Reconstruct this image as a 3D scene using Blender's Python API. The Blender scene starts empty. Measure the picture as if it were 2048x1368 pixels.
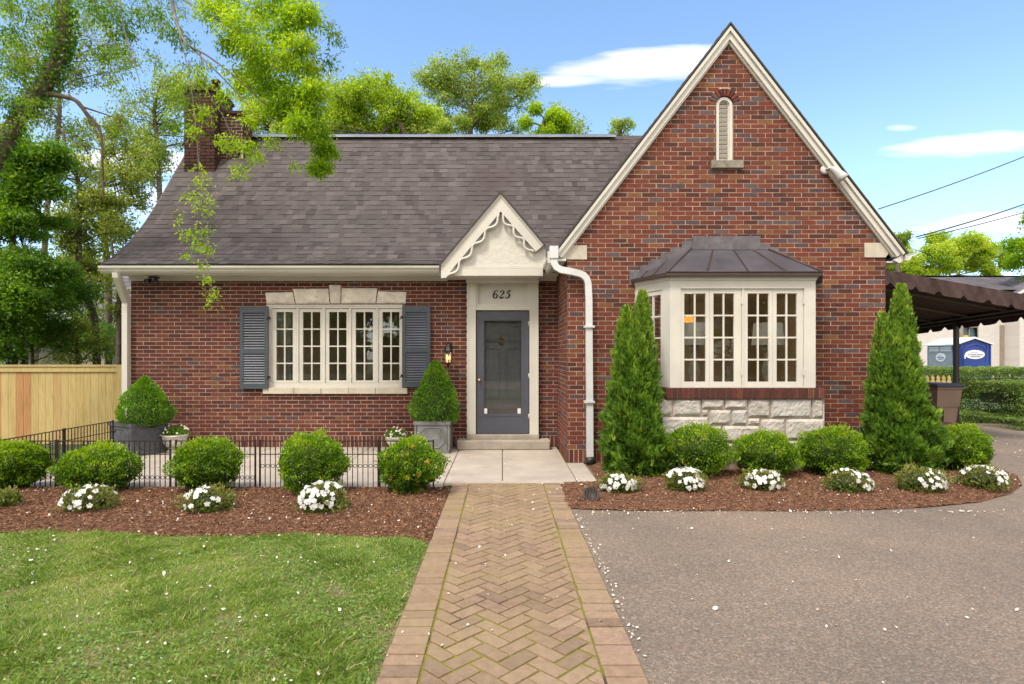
import bpy, math, random
import numpy as np
from mathutils import Vector, Matrix
# ---------------------------------------------------------------- camera, sky, sun, exposure
F = 1180.0; CX = 1005.0; CY = 710.0; H = 1.6
scn = bpy.context.scene
cam_d = bpy.data.cameras.new("camera"); cam = bpy.data.objects.new("camera", cam_d)
scn.collection.objects.link(cam); scn.camera = cam
cam.location = (0, 0, H); cam.rotation_euler = (math.radians(90), 0, 0)
cam_d.sensor_width = 36; cam_d.lens = F/2048*36
cam_d.shift_x = 19/2048; cam_d.shift_y = 26/2048
cam_d.clip_start = .05; cam_d.clip_end = 2000
scn.view_settings.view_transform = 'Standard'; scn.view_settings.look = 'None'
scn.view_settings.gamma = 1.0; scn.view_settings.exposure = .90
SUN_EL = 58; SUN_AZ = -35         # azimuth measured from -Y (behind the camera) towards +X
world = bpy.data.worlds.new("World"); scn.world = world; world.use_nodes = True
def build_world():
    nt = world.node_tree; N = nt.nodes; L = nt.links
    for n in list(N): N.remove(n)
    out = N.new('ShaderNodeOutputWorld'); bg = N.new('ShaderNodeBackground'); bg.inputs[1].default_value = .15
    L.new(bg.outputs[0], out.inputs[0])
    sky = N.new('ShaderNodeTexSky'); sky.sky_type = 'NISHITA'; sky.sun_disc = False
    sky.sun_elevation = math.radians(SUN_EL); sky.sun_rotation = math.radians(180-SUN_AZ)
    sky.air_density = 1.0; sky.dust_density = .6; sky.ozone_density = 1.6; sky.altitude = 200
    tc = N.new('ShaderNodeTexCoord'); sep = N.new('ShaderNodeSeparateXYZ'); L.new(tc.outputs['Generated'], sep.inputs[0])
    def m(op, a, b=None, c=None, clamp=False):
        n = N.new('ShaderNodeMath'); n.operation = op; n.use_clamp = clamp
        for i, v in enumerate((a, b, c)):
            if v is None: continue
            if hasattr(v, 'links'): L.new(v, n.inputs[i])
            else: n.inputs[i].default_value = v
        return n.outputs[0]
    x, y, z = sep.outputs
    ys = m('MAXIMUM', y, .02)
    u = m('DIVIDE', x, ys); v = m('DIVIDE', z, ys)
    noise = N.new('ShaderNodeTexNoise'); noise.inputs['Scale'].default_value = 5; noise.inputs['Detail'].default_value = 6
    cmb = N.new('ShaderNodeCombineXYZ'); L.new(m('MULTIPLY', u, 1.1), cmb.inputs[0]); L.new(m('MULTIPLY', v, 7.5), cmb.inputs[1])
    L.new(cmb.outputs[0], noise.inputs['Vector'])
    nf = noise.outputs[0]
    total = None
    # long thin lens clouds: centre (u, v), half sizes, tilt, strength
    for (px, py, a, b, tilt, st) in ((1292, 132, 205, 40, -.085, 1.0), (1150, 160, 110, 15, -.03, .8), (1960, 288, 185, 24, -.07, .95),
                                     (1985, 440, 170, 20, -.09, .95), (1800, 256, 40, 8, 0, .5), (2020, 452, 150, 14, .02, .6),
                                     (290, 322, 260, 26, .0, .9), (300, 400, 330, 40, .0, .55)):
        cu = (px-CX)/F; cv = (CY-py)/F; du = m('SUBTRACT', u, cu); dv = m('SUBTRACT', m('SUBTRACT', v, cv), m('MULTIPLY', du, -tilt*1.0))
        e = m('ADD', m('POWER', m('ABSOLUTE', m('DIVIDE', du, a/F)), 2), m('POWER', m('ABSOLUTE', m('DIVIDE', dv, b/F)), 2))
        d = m('SUBTRACT', 1.0, e)
        d = m('ADD', d, m('MULTIPLY', m('SUBTRACT', nf, .5), 2.2))
        d = m('MULTIPLY', m('MULTIPLY', d, .95, clamp=True), st)
        total = d if total is None else m('MAXIMUM', total, d)
    front = m('GREATER_THAN', y, .02)
    total = m('MULTIPLY', total, front)
    # unseen bright cloud added behind the camera to light the facade neutrally
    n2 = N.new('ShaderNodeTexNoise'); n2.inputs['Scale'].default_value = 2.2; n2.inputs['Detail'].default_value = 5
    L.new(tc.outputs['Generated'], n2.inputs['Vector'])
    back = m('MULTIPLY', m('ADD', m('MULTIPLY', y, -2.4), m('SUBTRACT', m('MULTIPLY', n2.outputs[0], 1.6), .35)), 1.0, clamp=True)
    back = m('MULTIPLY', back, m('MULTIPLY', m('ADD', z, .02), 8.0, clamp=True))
    # thin whitish veil near the horizon
    veil = m("MULTIPLY", m("SUBTRACT", 1.0, m("MULTIPLY", m("ABSOLUTE", z), 2.6), clamp=True), .36)
    mixs = N.new('ShaderNodeMix'); mixs.data_type = 'RGBA'; mixs.blend_type = 'MIX'
    hs = N.new('ShaderNodeHueSaturation'); hs.inputs['Saturation'].default_value = 1.0; hs.inputs['Value'].default_value = 1.0
    L.new(sky.outputs[0], hs.inputs['Color'])
    mul = N.new('ShaderNodeMix'); mul.data_type = 'RGBA'; mul.blend_type = 'MULTIPLY'; mul.inputs[0].default_value = 1
    L.new(hs.outputs[0], mul.inputs[6]); mul.inputs[7].default_value = (1.02, 1.10, 1.12, 1)
    L.new(veil, mixs.inputs[0]); L.new(mul.outputs[2], mixs.inputs[6]); mixs.inputs[7].default_value = (3.0, 4.2, 6.0, 1)
    mixc = N.new('ShaderNodeMix'); mixc.data_type = 'RGBA'
    L.new(total, mixc.inputs[0]); L.new(mixs.outputs[2], mixc.inputs[6]); mixc.inputs[7].default_value = (5.6, 5.4, 5.9, 1)
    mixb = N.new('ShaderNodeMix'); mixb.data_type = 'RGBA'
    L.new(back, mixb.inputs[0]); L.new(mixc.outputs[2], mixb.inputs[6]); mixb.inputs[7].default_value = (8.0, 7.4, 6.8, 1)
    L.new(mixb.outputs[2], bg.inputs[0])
build_world()
sun_d = bpy.data.lights.new("sun", 'SUN'); sun_d.energy = 2.0; sun_d.angle = math.radians(12); sun_d.color = (1, .93, .82)
sun = bpy.data.objects.new("sun", sun_d); scn.collection.objects.link(sun)
_e, _a = math.radians(SUN_EL), math.radians(SUN_AZ)
sun.rotation_euler = Vector((math.sin(_a)*math.cos(_e), -math.cos(_a)*math.cos(_e), math.sin(_e))).to_track_quat('Z', 'Y').to_euler()

# ---------------------------------------------------------------- helpers
rng = np.random.default_rng(625); R = random.Random(625)
COL = scn.collection
def at(px, py, Y): return Vector(((px-CX)*Y/F, Y, H-(py-CY)*Y/F))
def gnd(px, py, z=0.0):
    Y = F*(H-z)/(py-CY); return Vector(((px-CX)*Y/F, Y, z))
def tag(o, label=None, cat=None, group=None, kind=None):
    if label: o['label'] = label
    if cat: o['category'] = cat
    if group: o['group'] = group
    if kind: o['kind'] = kind
    return o
def link(name, me, mat, parent=None, loc=None):
    o = bpy.data.objects.new(name, me); COL.objects.link(o)
    if mat and not len(me.materials): me.materials.append(mat)
    if parent: o.parent = parent
    if loc: o.location = loc
    return o
def empty(name, loc, label, cat, group=None, rz=0):
    o = bpy.data.objects.new(name, None); COL.objects.link(o); o.location = loc; o.rotation_euler[2] = rz
    o.empty_display_size = .2
    return tag(o, label, cat, group)
def copy_tree(o, parent=None, kids=None):
    c = o.copy(); COL.objects.link(c); c.parent = parent
    for ch in [k for k in scn.objects if k.parent == o]: copy_tree(ch, c)
    return c
class Fr:
    """local frame: u along, d outward, z up"""
    def __init__(s, o, U, D, Z=(0, 0, 1)): s.o, s.U, s.D, s.Z = Vector(o), Vector(U).normalized(), Vector(D).normalized(), Vector(Z).normalized()
    def p(s, u, d, z): return s.o + s.U*u + s.D*d + s.Z*z
WF = Fr((0, 0, 0), (1, 0, 0), (0, 1, 0))
class MB:
    def __init__(s): s.v = []; s.f = []; s.t = []; s.sm = []
    def add(s, vs, fs, tone=.5, smooth=False):
        b = len(s.v); s.v += [tuple(p) for p in vs]
        for f in fs: s.f.append([b+i for i in f]); s.t.append(tone); s.sm.append(smooth)
        return s
    def box(s, a0, a1, b0, b1, c0, c1, fr=WF, tone=.5):
        vs = [fr.p(a, b, c) for c in (c0, c1) for b in (b0, b1) for a in (a0, a1)]
        return s.add(vs, [(0, 2, 3, 1), (4, 5, 7, 6), (0, 1, 5, 4), (2, 6, 7, 3), (0, 4, 6, 2), (1, 3, 7, 5)], tone)
    def bbox(s, a0, a1, b0, b1, c0, c1, bev=.01, fr=WF, tone=.5):
        """box with the four edges of its front (b0) face chamfered and its sides too"""
        e = bev
        ring = lambda i, b: [fr.p(a0+i, b, c0+i), fr.p(a1-i, b, c0+i), fr.p(a1-i, b, c1-i), fr.p(a0+i, b, c1-i)]
        vs = ring(0, b1)+ring(0, b0+e)+ring(e, b0)
        fs = [(3, 2, 1, 0)]
        for k in (0, 4):
            for i in range(4): j = (i+1) % 4; fs.append((k+i, k+j, k+4+j, k+4+i))
        fs.append((8, 9, 10, 11)); return s.add(vs, fs, tone)
    def prism(s, poly, d0, d1, fr=WF, tone=.5):
        n = len(poly); vs = [fr.p(u, d, z) for d in (d0, d1) for u, z in poly]
        fs = [tuple(range(n)), tuple(range(2*n-1, n-1, -1))]
        for i in range(n): j = (i+1) % n; fs.append((i, i+n, j+n, j))
        return s.add(vs, fs, tone)
    def tube(s, pts, rad, n=8, tone=.5, caps=True, smooth=True, sq=None):
        pts = [Vector(p) for p in pts]; m = len(pts)
        if not hasattr(rad, '__len__'): rad = [rad]*m
        T = [(pts[min(i+1, m-1)]-pts[max(i-1, 0)]).normalized() for i in range(m)]
        ref = Vector((0, 0, 1)) if abs(T[0].z) < .9 else Vector((0, 1, 0))
        a = T[0].cross(ref).normalized(); vs = []
        for i in range(m):
            a = (a - T[i]*a.dot(T[i])).normalized(); b = T[i].cross(a)
            for k in range(n):
                an = 2*math.pi*(k+(.5 if sq else 0))/n
                q = (a*math.cos(an)*(sq[0] if sq else 1) + b*math.sin(an)*(sq[1] if sq else 1))*rad[i]
                vs.append(pts[i]+q)
        fs = [(i*n+k, i*n+(k+1) % n, (i+1)*n+(k+1) % n, (i+1)*n+k) for i in range(m-1) for k in range(n)]
        if caps: fs += [tuple(range(n-1, -1, -1)), tuple(range((m-1)*n, m*n))]
        return s.add(vs, fs, tone, smooth)
    def lathe(s, prof, c=(0, 0, 0), n=20, tone=.5, fr=None, smooth=True):
        fr = fr or Fr(c, (1, 0, 0), (0, 1, 0)); m = len(prof)
        vs = [fr.p(r*math.cos(2*math.pi*k/n), r*math.sin(2*math.pi*k/n), z) for r, z in prof for k in range(n)]
        fs = [(i*n+k, i*n+(k+1) % n, (i+1)*n+(k+1) % n, (i+1)*n+k) for i in range(m-1) for k in range(n)]
        fs += [tuple(range(n-1, -1, -1)), tuple(range((m-1)*n, m*n))]
        return s.add(vs, fs, tone, smooth)
    def build(s, name, mat, parent=None, label=None):
        me = bpy.data.meshes.new(name); me.from_pydata(s.v, [], s.f)
        at_ = me.attributes.new('tone', 'FLOAT', 'FACE'); at_.data.foreach_set('value', s.t)
        me.polygons.foreach_set('use_smooth', s.sm); me.update()
        o = link(name, me, mat, parent)
        if label: o['label'] = label
        return o
def np_mesh(name, verts, nper, tone, mat, parent=None, smooth=False):
    """verts (K, nper, 3): K separate polygons of nper corners"""
    K = verts.shape[0]; me = bpy.data.meshes.new(name)
    me.vertices.add(K*nper); me.vertices.foreach_set('co', verts.reshape(-1).astype(np.float32))
    me.loops.add(K*nper); me.loops.foreach_set('vertex_index', np.arange(K*nper, dtype=np.int32))
    me.polygons.add(K); me.polygons.foreach_set('loop_start', np.arange(0, K*nper, nper, dtype=np.int32))
    me.update(calc_edges=True)
    a = me.attributes.new('tone', 'FLOAT', 'FACE'); a.data.foreach_set('value', np.broadcast_to(tone, (K,)).astype(np.float32).copy())
    me.validate(); return link(name, me, mat, parent)
def unit(v): return v/np.maximum(np.linalg.norm(v, axis=-1, keepdims=True), 1e-9)
def leaf_quads(c, axis, L, W, g=rng, fold=.25):
    """diamond leaves: centres c (N,3), pointing along axis, length L, width W"""
    n = len(c); axis = unit(axis); r = unit(np.cross(axis, g.normal(size=(n, 3)))); nn = np.cross(axis, r)
    L = np.broadcast_to(L, (n,))[:, None]; W = np.broadcast_to(W, (n,))[:, None]
    a = c-axis*L*.5; b = c+r*W*.5+nn*W*fold-axis*L*.05; t = c+axis*L*.5; d = c-r*W*.5+nn*W*fold-axis*L*.05
    return np.stack([a, b, t, d], 1)
# ---------------------------------------------------------------- materials
def mat_new(name):
    m = bpy.data.materials.new(name); m.use_nodes = True; nt = m.node_tree
    return m, nt, nt.nodes, nt.links, nt.nodes['Principled BSDF']
def ramp(N, L, src, stops, interp='LINEAR'):
    r = N.new('ShaderNodeValToRGB'); e = r.color_ramp.elements; r.color_ramp.interpolation = interp
    while len(e) < len(stops): e.new(.5)
    for i, (p, c) in enumerate(stops): e[i].position = p; e[i].color = (*c, 1)
    L.new(src, r.inputs[0]); return r.outputs[0]
def noise(N, L, scale, detail=4, vec=None, rough=.5, dist=0):
    n = N.new('ShaderNodeTexNoise'); n.inputs['Scale'].default_value = scale; n.inputs['Detail'].default_value = detail
    n.inputs['Roughness'].default_value = rough; n.inputs['Distortion'].default_value = dist
    if vec is None:
        tc = N.new('ShaderNodeTexCoord'); vec = tc.outputs['Object']
    L.new(vec, n.inputs['Vector']); return n.outputs[0]
def mixc(N, L, f, a, b, mode='MIX'):
    n = N.new('ShaderNodeMix'); n.data_type = 'RGBA'; n.blend_type = mode
    for i, v in ((0, f), (6, a), (7, b)):
        if hasattr(v, 'links'): L.new(v, n.inputs[i])
        elif i == 0: n.inputs[0].default_value = v
        else: n.inputs[i].default_value = (*v, 1)
    return n.outputs[2]
def bump(N, L, B, h, strength=.3, dist=.01):
    b = N.new('ShaderNodeBump'); b.inputs['Strength'].default_value = strength; b.inputs['Distance'].default_value = dist
    L.new(h, b.inputs['Height']); L.new(b.outputs[0], B.inputs['Normal'])
def paint(name, col, rough=.5, var=.12, scale=3, bs=.08, bsc=60, metal=0, spec=.5, bd=.004):
    m, nt, N, L, B = mat_new(name)
    n1 = noise(N, L, scale, 6, rough=.65); d = tuple(c*(1-var*1.6) for c in col); u = tuple(min(1, c*(1+var*.6)) for c in col)
    L.new(ramp(N, L, n1, [(.3, d), (.7, u)]), B.inputs['Base Color'])
    B.inputs['Roughness'].default_value = rough; B.inputs['Metallic'].default_value = metal; B.inputs['Specular IOR Level'].default_value = spec
    bump(N, L, B, noise(N, L, bsc, 3), bs, bd); return m
def toned(name, stops, rough=.8, interp='LINEAR', nsc=25, nvar=.35, bs=.4, bsc=120, bdist=.004, dirt=None):
    """colour by the per-face pigment value, broken up by noise"""
    m, nt, N, L, B = mat_new(name); a = N.new('ShaderNodeAttribute'); a.attribute_name = 'tone'
    c = ramp(N, L, a.outputs['Fac'], stops, interp)
    n1 = noise(N, L, nsc, 5, rough=.7)
    f = ramp(N, L, n1, [(.25, (1-nvar,)*3), (.75, (1+nvar*.5,)*3)])
    c = mixc(N, L, 1.0, c, f, 'MULTIPLY')
    if dirt:
        n2 = noise(N, L, dirt[0], 4, rough=.6); mk = ramp(N, L, n2, [(dirt[1], (0, 0, 0)), (dirt[2], (dirt[4] if len(dirt) > 4 else 1,)*3)])
        c = mixc(N, L, mk, c, dirt[3])
    L.new(c, B.inputs['Base Color']); B.inputs['Roughness'].default_value = rough; B.inputs['Specular IOR Level'].default_value = .3
    bump(N, L, B, noise(N, L, bsc, 4), bs, bdist); return m
def leafmat(name, stops, trans=.45, rough=.5, spec=.35):
    m, nt, N, L, B = mat_new(name); a = N.new('ShaderNodeAttribute'); a.attribute_name = 'tone'
    c = ramp(N, L, a.outputs['Fac'], stops); L.new(c, B.inputs['Base Color'])
    B.inputs['Roughness'].default_value = rough; B.inputs['Specular IOR Level'].default_value = spec
    t = N.new('ShaderNodeBsdfTranslucent'); hs = N.new('ShaderNodeHueSaturation'); hs.inputs['Value'].default_value = 1.7; hs.inputs['Saturation'].default_value = 1.1
    hs.inputs['Hue'].default_value = .485
    L.new(c, hs.inputs['Color']); L.new(hs.outputs[0], t.inputs[0])
    mx = N.new('ShaderNodeMixShader'); mx.inputs[0].default_value = trans
    L.new(B.outputs[0], mx.inputs[1]); L.new(t.outputs[0], mx.inputs[2]); L.new(mx.outputs[0], N['Material Output'].inputs[0]); return m
M = {}
def mats():
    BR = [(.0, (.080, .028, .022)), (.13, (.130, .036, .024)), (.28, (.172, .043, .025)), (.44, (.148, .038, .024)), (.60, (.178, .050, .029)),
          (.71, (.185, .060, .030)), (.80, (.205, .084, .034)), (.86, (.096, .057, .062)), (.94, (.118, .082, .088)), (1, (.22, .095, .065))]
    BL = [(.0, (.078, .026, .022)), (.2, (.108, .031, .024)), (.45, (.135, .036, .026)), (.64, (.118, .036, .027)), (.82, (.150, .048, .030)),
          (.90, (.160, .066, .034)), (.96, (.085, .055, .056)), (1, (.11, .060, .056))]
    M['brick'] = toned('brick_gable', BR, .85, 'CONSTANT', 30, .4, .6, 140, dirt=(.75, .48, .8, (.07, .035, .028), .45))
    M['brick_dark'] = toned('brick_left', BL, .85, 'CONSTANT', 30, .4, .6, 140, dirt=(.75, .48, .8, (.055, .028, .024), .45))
    M['mortar'] = paint('mortar', (.46, .345, .265), .95, .25, 4, .5, 90)
    M['cream'] = paint('cream_paint', (.61, .588, .53), .45, .09, 1.3, .12, 34)
    M['cream_gutter'] = paint('gutter_paint', (.60, .58, .53), .35, .06, 1.2, .03, 30)
    M['stucco'] = paint('stucco', (.61, .588, .53), .8, .05, 3, 1.0, 13, bd=.011)
    M['white_metal'] = paint('white_downspout', (.62, .63, .64), .35, .10, 2.5, .05, 20)
    M['soot'] = toned('sooty_brick', [(0, (.035, .018, .014)), (1, (.085, .038, .028))], .9, nsc=20)  # chimney only: brick tones much darker than the wall bricks
    M['stone'] = paint('rock_faced_stone', (.72, .65, .57), .9, .18, 5, 1.0, 16)
    M['sillstone'] = paint('cut_stone', (.52, .47, .38), .85, .15, 6, .3, 60)
    M['limestone'] = toned('limestone_block', [(0, (.40, .365, .335)), (.5, (.49, .455, .42)), (1, (.44, .42, .40))], .9, nsc=7, nvar=.30, bs=1.0, bsc=16, bdist=.02)
    M['greystone'] = paint('weathered_sill_stone', (.25, .225, .18), .9, .3, 12, .4, 60)
    M['shutter'] = paint('shutter_paint', (.060, .072, .090), .45, .12, 3, .1, 60)
    M['louvre'] = paint('louvre_paint', (.115, .125, .16), .45, .12, 3, .1, 60)
    M['door'] = paint('screen_door_paint', (.078, .082, .108), .4, .1, 3, .05, 40)
    M['inner_door'] = paint('inner_door_paint', (.30, .305, .32), .5, .15, 3, .05, 40)
    M['shingle'] = toned('roof_shingle', [(0, (.060, .051, .050)), (.35, (.086, .074, .073)), (.65, (.104, .090, .089)), (1, (.135, .115, .111))], .92, nsc=90, nvar=.5, bs=.8, bsc=260, bdist=.003,
                         dirt=(.55, .5, .75, (.07, .055, .053)))
    M['ridge'] = paint('ridge_metal', (.30, .31, .34), .35, .2, 2, .05, 20, .6)
    M['black'] = paint('black_metal', (.018, .017, .018), .4, .1, 5, .1, 60, .3)
    M['iron'] = paint('edging_iron', (.035, .027, .025), .6, .35, 20, .3, 120, .4)
    M['number'] = paint('number_black', (.012, .012, .014), .35, .1)
    M['copper'] = paint('bay_roof_metal', (.105, .10, .118), .5, .22, 2.2, .1, 14, .45)
    M['copper_edge'] = paint('bay_roof_edge', (.055, .032, .026), .5, .2, 4)
    M['flash'] = paint('flashing_metal', (.145, .135, .15), .5, .3, 6, .1, 20, .35)
    M['concrete'] = paint('concrete_slab', (.40, .345, .295), .9, .16, 1.6, .35, 140)
    M['stepconc'] = paint('step_concrete', (.36, .315, .265), .9, .2, 4, .4, 90)
    M['paver'] = toned('clay_paver', [(0, (.210, .143, .098)), (.35, (.268, .178, .118)), (.7, (.312, .215, .143)), (.9, (.303, .198, .146)), (1, (.21, .146, .118))], .95, nsc=18, nvar=.35, bs=.5, bsc=160,
                       dirt=(1.1, .40, .76, (.255, .195, .10), .9))
    m, nt, N, L, B = mat_new('paver_joint'); n1 = noise(N, L, 2.2, 5, rough=.6)
    c = ramp(N, L, n1, [(.38, (.085, .058, .04)), (.45, (.20, .19, .02)), (.8, (.27, .25, .02))]); L.new(c, B.inputs['Base Color']); B.inputs['Roughness'].default_value = 1; bump(N, L, B, noise(N, L, 200, 4), 1, .01); M['joint'] = m
    # asphalt with exposed aggregate
    m, nt, N, L, B = mat_new('asphalt'); tc = N.new('ShaderNodeTexCoord')
    v = N.new('ShaderNodeTexVoronoi'); v.inputs['Scale'].default_value = 92; L.new(tc.outputs['Object'], v.inputs['Vector'])
    sp = N.new('ShaderNodeSeparateColor'); L.new(v.outputs['Color'], sp.inputs[0])
    c = ramp(N, L, sp.outputs[0], [(0, (.098, .076, .058)), (.30, (.128, .102, .080)), (.55, (.154, .123, .096)), (.78, (.195, .135, .092)), (.90, (.225, .185, .15)), (1, (.31, .285, .265))], 'CONSTANT')
    big = ramp(N, L, noise(N, L, .55, 5, rough=.62), [(.28, (.92, .94, .96)), (.72, (1.7, 1.58, 1.45))])
    c = mixc(N, L, 1, c, big, 'MULTIPLY')
    c = mixc(N, L, ramp(N, L, noise(N, L, 260, 2), [(.35, (0, 0, 0)), (.65, (.5, .5, .5))]), c, (.15, .12, .098))
    L.new(c, B.inputs['Base Color']); B.inputs['Roughness'].default_value = .85
    bump(N, L, B, v.outputs['Distance'], .3, .004); M['asphalt'] = m
    m, nt, N, L, B = mat_new('mulch_base'); n1 = noise(N, L, 60, 6, rough=.75)
    c = ramp(N, L, n1, [(.3, (.08, .037, .021)), (.55, (.20, .095, .052)), (.75, (.32, .17, .10))])
    L.new(c, B.inputs['Base Color']); B.inputs['Roughness'].default_value = 1; bump(N, L, B, noise(N, L, 90, 5, rough=.8), 1, .02); M['mulch'] = m
    M['chip'] = toned('mulch_chip', [(0, (.09, .042, .024)), (.4, (.20, .094, .050)), (.8, (.29, .145, .080)), (1, (.44, .26, .155))], .95, nsc=80, bs=.2)
    m, nt, N, L, B = mat_new('lawn_soil'); n1 = noise(N, L, 1.6, 6, rough=.65)
    c = ramp(N, L, n1, [(.35, (.10, .13, .035)), (.50, (.16, .15, .06)), (.62, (.26, .175, .105))]); L.new(c, B.inputs['Base Color']); B.inputs['Roughness'].default_value = 1
    bump(N, L, B, noise(N, L, 70, 5), 1, .02); M['soil'] = m
    M['ground'] = paint('far_ground', (.07, .10, .03), 1, .3, .8, .6, 20)
    M['grass'] = leafmat('grass', [(0, (.12, .20, .032)), (.35, (.215, .32, .06)), (.7, (.33, .42, .09)), (.9, (.47, .48, .20)), (1, (.62, .54, .33))], .4)
    M['clover'] = leafmat('clover', [(0, (.07, .15, .03)), (.5, (.155, .28, .05)), (1, (.26, .38, .10))], .3)
    M['petal'] = toned('petal', [(0, (.48, .38, .28)), (.35, (.62, .54, .45)), (1, (.74, .71, .67))], .7, nsc=10, nvar=.1, bs=0)
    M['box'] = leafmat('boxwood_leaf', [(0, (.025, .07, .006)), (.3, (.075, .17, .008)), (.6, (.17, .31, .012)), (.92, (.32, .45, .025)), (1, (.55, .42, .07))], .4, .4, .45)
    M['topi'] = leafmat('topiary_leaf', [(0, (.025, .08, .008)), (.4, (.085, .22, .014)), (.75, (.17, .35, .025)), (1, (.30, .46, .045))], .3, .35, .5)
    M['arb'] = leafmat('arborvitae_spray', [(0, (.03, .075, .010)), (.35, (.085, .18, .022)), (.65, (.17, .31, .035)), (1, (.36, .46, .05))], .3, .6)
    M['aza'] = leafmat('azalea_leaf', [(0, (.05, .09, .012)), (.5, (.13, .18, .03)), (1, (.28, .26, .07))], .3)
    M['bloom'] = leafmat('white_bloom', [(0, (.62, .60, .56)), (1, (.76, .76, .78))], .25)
    M['pink'] = leafmat('pink_bloom', [(0, (.75, .45, .45)), (1, (.85, .8, .78))], .25)
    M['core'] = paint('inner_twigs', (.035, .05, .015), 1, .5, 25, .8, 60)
    M['bark'] = paint('bark', (.13, .10, .075), .95, .4, 9, 1, 22)
    M['barkpale'] = paint('pale_bark', (.22, .19, .15), .95, .4, 9, 1, 22)
    M['maple'] = leafmat('bright_leaf', [(0, (.06, .15, .008)), (.4, (.17, .32, .012)), (.75, (.30, .46, .02)), (1, (.46, .56, .06))], .55)
    M['ivy'] = leafmat('dark_glossy_leaf', [(0, (.04, .11, .012)), (.5, (.12, .26, .025)), (1, (.30, .46, .045))], .5, .4, .5)
    M['sapling'] = leafmat('sapling_leaf', [(0, (.07, .11, .02)), (.5, (.20, .26, .045)), (1, (.44, .49, .09))], .55)
    M['far'] = leafmat('yellow_green_leaf', [(0, (.12, .19, .02)), (.4, (.26, .39, .04)), (.8, (.42, .53, .07)), (1, (.58, .64, .14))], .6)
    M['oak'] = leafmat('oak_leaf', [(0, (.11, .17, .03)), (.5, (.25, .35, .06)), (1, (.46, .54, .14))], .6)
    M['hedge'] = leafmat('hedge_leaf', [(0, (.05, .10, .02)), (.5, (.15, .24, .05)), (1, (.33, .42, .12))], .35)
    # timber
    m, nt, N, L, B = mat_new('fence_timber'); a = N.new('ShaderNodeAttribute'); a.attribute_name = 'tone'
    c = ramp(N, L, a.outputs['Fac'], [(0, (.44, .33, .13)), (.6, (.50, .39, .17)), (.9, (.45, .30, .13)), (1, (.42, .22, .09))])
    tc = N.new('ShaderNodeTexCoord'); mp = N.new('ShaderNodeMapping'); mp.inputs['Scale'].default_value = (22, 22, 1.6); L.new(tc.outputs['Object'], mp.inputs[0])
    g = noise(N, L, 2, 6, mp.outputs[0], .6, .8); c = mixc(N, L, 1, c, ramp(N, L, g, [(.3, (.78, .72, .66)), (.6, (1.05, 1.05, 1.05))]), 'MULTIPLY')
    v = N.new('ShaderNodeTexVoronoi'); v.inputs['Scale'].default_value = 3.2; mp2 = N.new('ShaderNodeMapping'); mp2.inputs['Scale'].default_value = (1, 1, .8); L.new(tc.outputs['Object'], mp2.inputs[0]); L.new(mp2.outputs[0], v.inputs['Vector'])
    c = mixc(N, L, ramp(N, L, v.outputs['Distance'], [(.03, (.85, .85, .85)), (.075, (0, 0, 0))]), c, (.14, .07, .025))
    L.new(c, B.inputs['Base Color']); B.inputs['Roughness'].default_value = .8; bump(N, L, B, g, .3, .004); M['timber'] = m
    M['lead'] = paint('lead_planter', (.10, .10, .115), .55, .3, 5, .25, 40, .2)
    M['leadpale'] = paint('pale_lead_planter', (.20, .20, .20), .6, .3, 6, .25, 40, .1)
    M['urn'] = paint('white_urn', (.58, .55, .50), .8, .25, 14, .5, 40)
    M['awning'] = paint('awning_canvas', (.060, .031, .029), .8, .25, 3, .5, 9)
    M['awnframe'] = paint('awning_frame', (.16, .15, .14), .5, .2, 4, .1, 30, .4)
    M['post'] = paint('brown_post', (.035, .02, .018), .45, .15, 3, .1, 30, .2)
    M['whitebrick'] = None
    m, nt, N, L, B = mat_new('white_painted_brick'); tc = N.new('ShaderNodeTexCoord'); mp = N.new('ShaderNodeMapping'); mp.inputs['Rotation'].default_value = (math.radians(90), 0, 0); L.new(tc.outputs['Object'], mp.inputs[0])
    b = N.new('ShaderNodeTexBrick'); L.new(mp.outputs[0], b.inputs['Vector']); b.inputs['Scale'].default_value = 1; b.inputs['Brick Width'].default_value = .22; b.inputs['Row Height'].default_value = .075; b.inputs['Mortar Size'].default_value = .006
    b.inputs['Color1'].default_value = (.62, .58, .56, 1); b.inputs['Color2'].default_value = (.56, .52, .50, 1); b.inputs['Mortar'].default_value = (.55, .51, .5, 1); L.new(b.outputs[0], B.inputs['Base Color']); bump(N, L, B, b.outputs[1], -.5, .01); M['whitebrick'] = m
    M['greyroof'] = toned('grey_roof', [(0, (.12, .11, .12)), (1, (.19, .17, .185))], .95, nsc=3, nvar=.3, bs=.8, bsc=30, bdist=.02)
    M['siding'] = paint('weathered_siding', (.12, .12, .085), .9, .3, 3, .4, 20)
    M['winwood'] = paint('tan_window_frame', (.30, .25, .20), .7, .2, 3)
    M['blue'] = paint('blue_plastic', (.02, .05, .26), .4, .15, 2, .05, 20)
    M['greyplastic'] = paint('grey_plastic', (.24, .26, .29), .5, .12, 2, .05, 20)
    M['whiteplastic'] = paint('white_plastic', (.72, .74, .76), .5, .08, 2, .05, 20)
    M['ink'] = paint('sign_ink', (.06, .10, .30), .6, .1)
    M['bin'] = paint('bin_plastic', (.22, .145, .105), .55, .12, 3, .1, 30)
    M['binlid'] = paint('bin_lid_plastic', (.045, .035, .032), .5, .15, 3, .1, 30)
    M['yellow'] = paint('yellow_paper', (.75, .50, .04), .8, .1)
    M['brass'] = paint('brass', (.55, .36, .12), .35, .2, 10, .1, 60, .8)
    M['spot'] = paint('pale_spotlight', (.52, .50, .50), .5, .12, 8)
    M['shade'] = paint('lamp_shade_linen', (.88, .86, .82), .9, .06, 6, .2, 200)
    M['curtain'] = paint('curtain_linen', (.75, .72, .66), .9, .08, 4, .1, 60)
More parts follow.
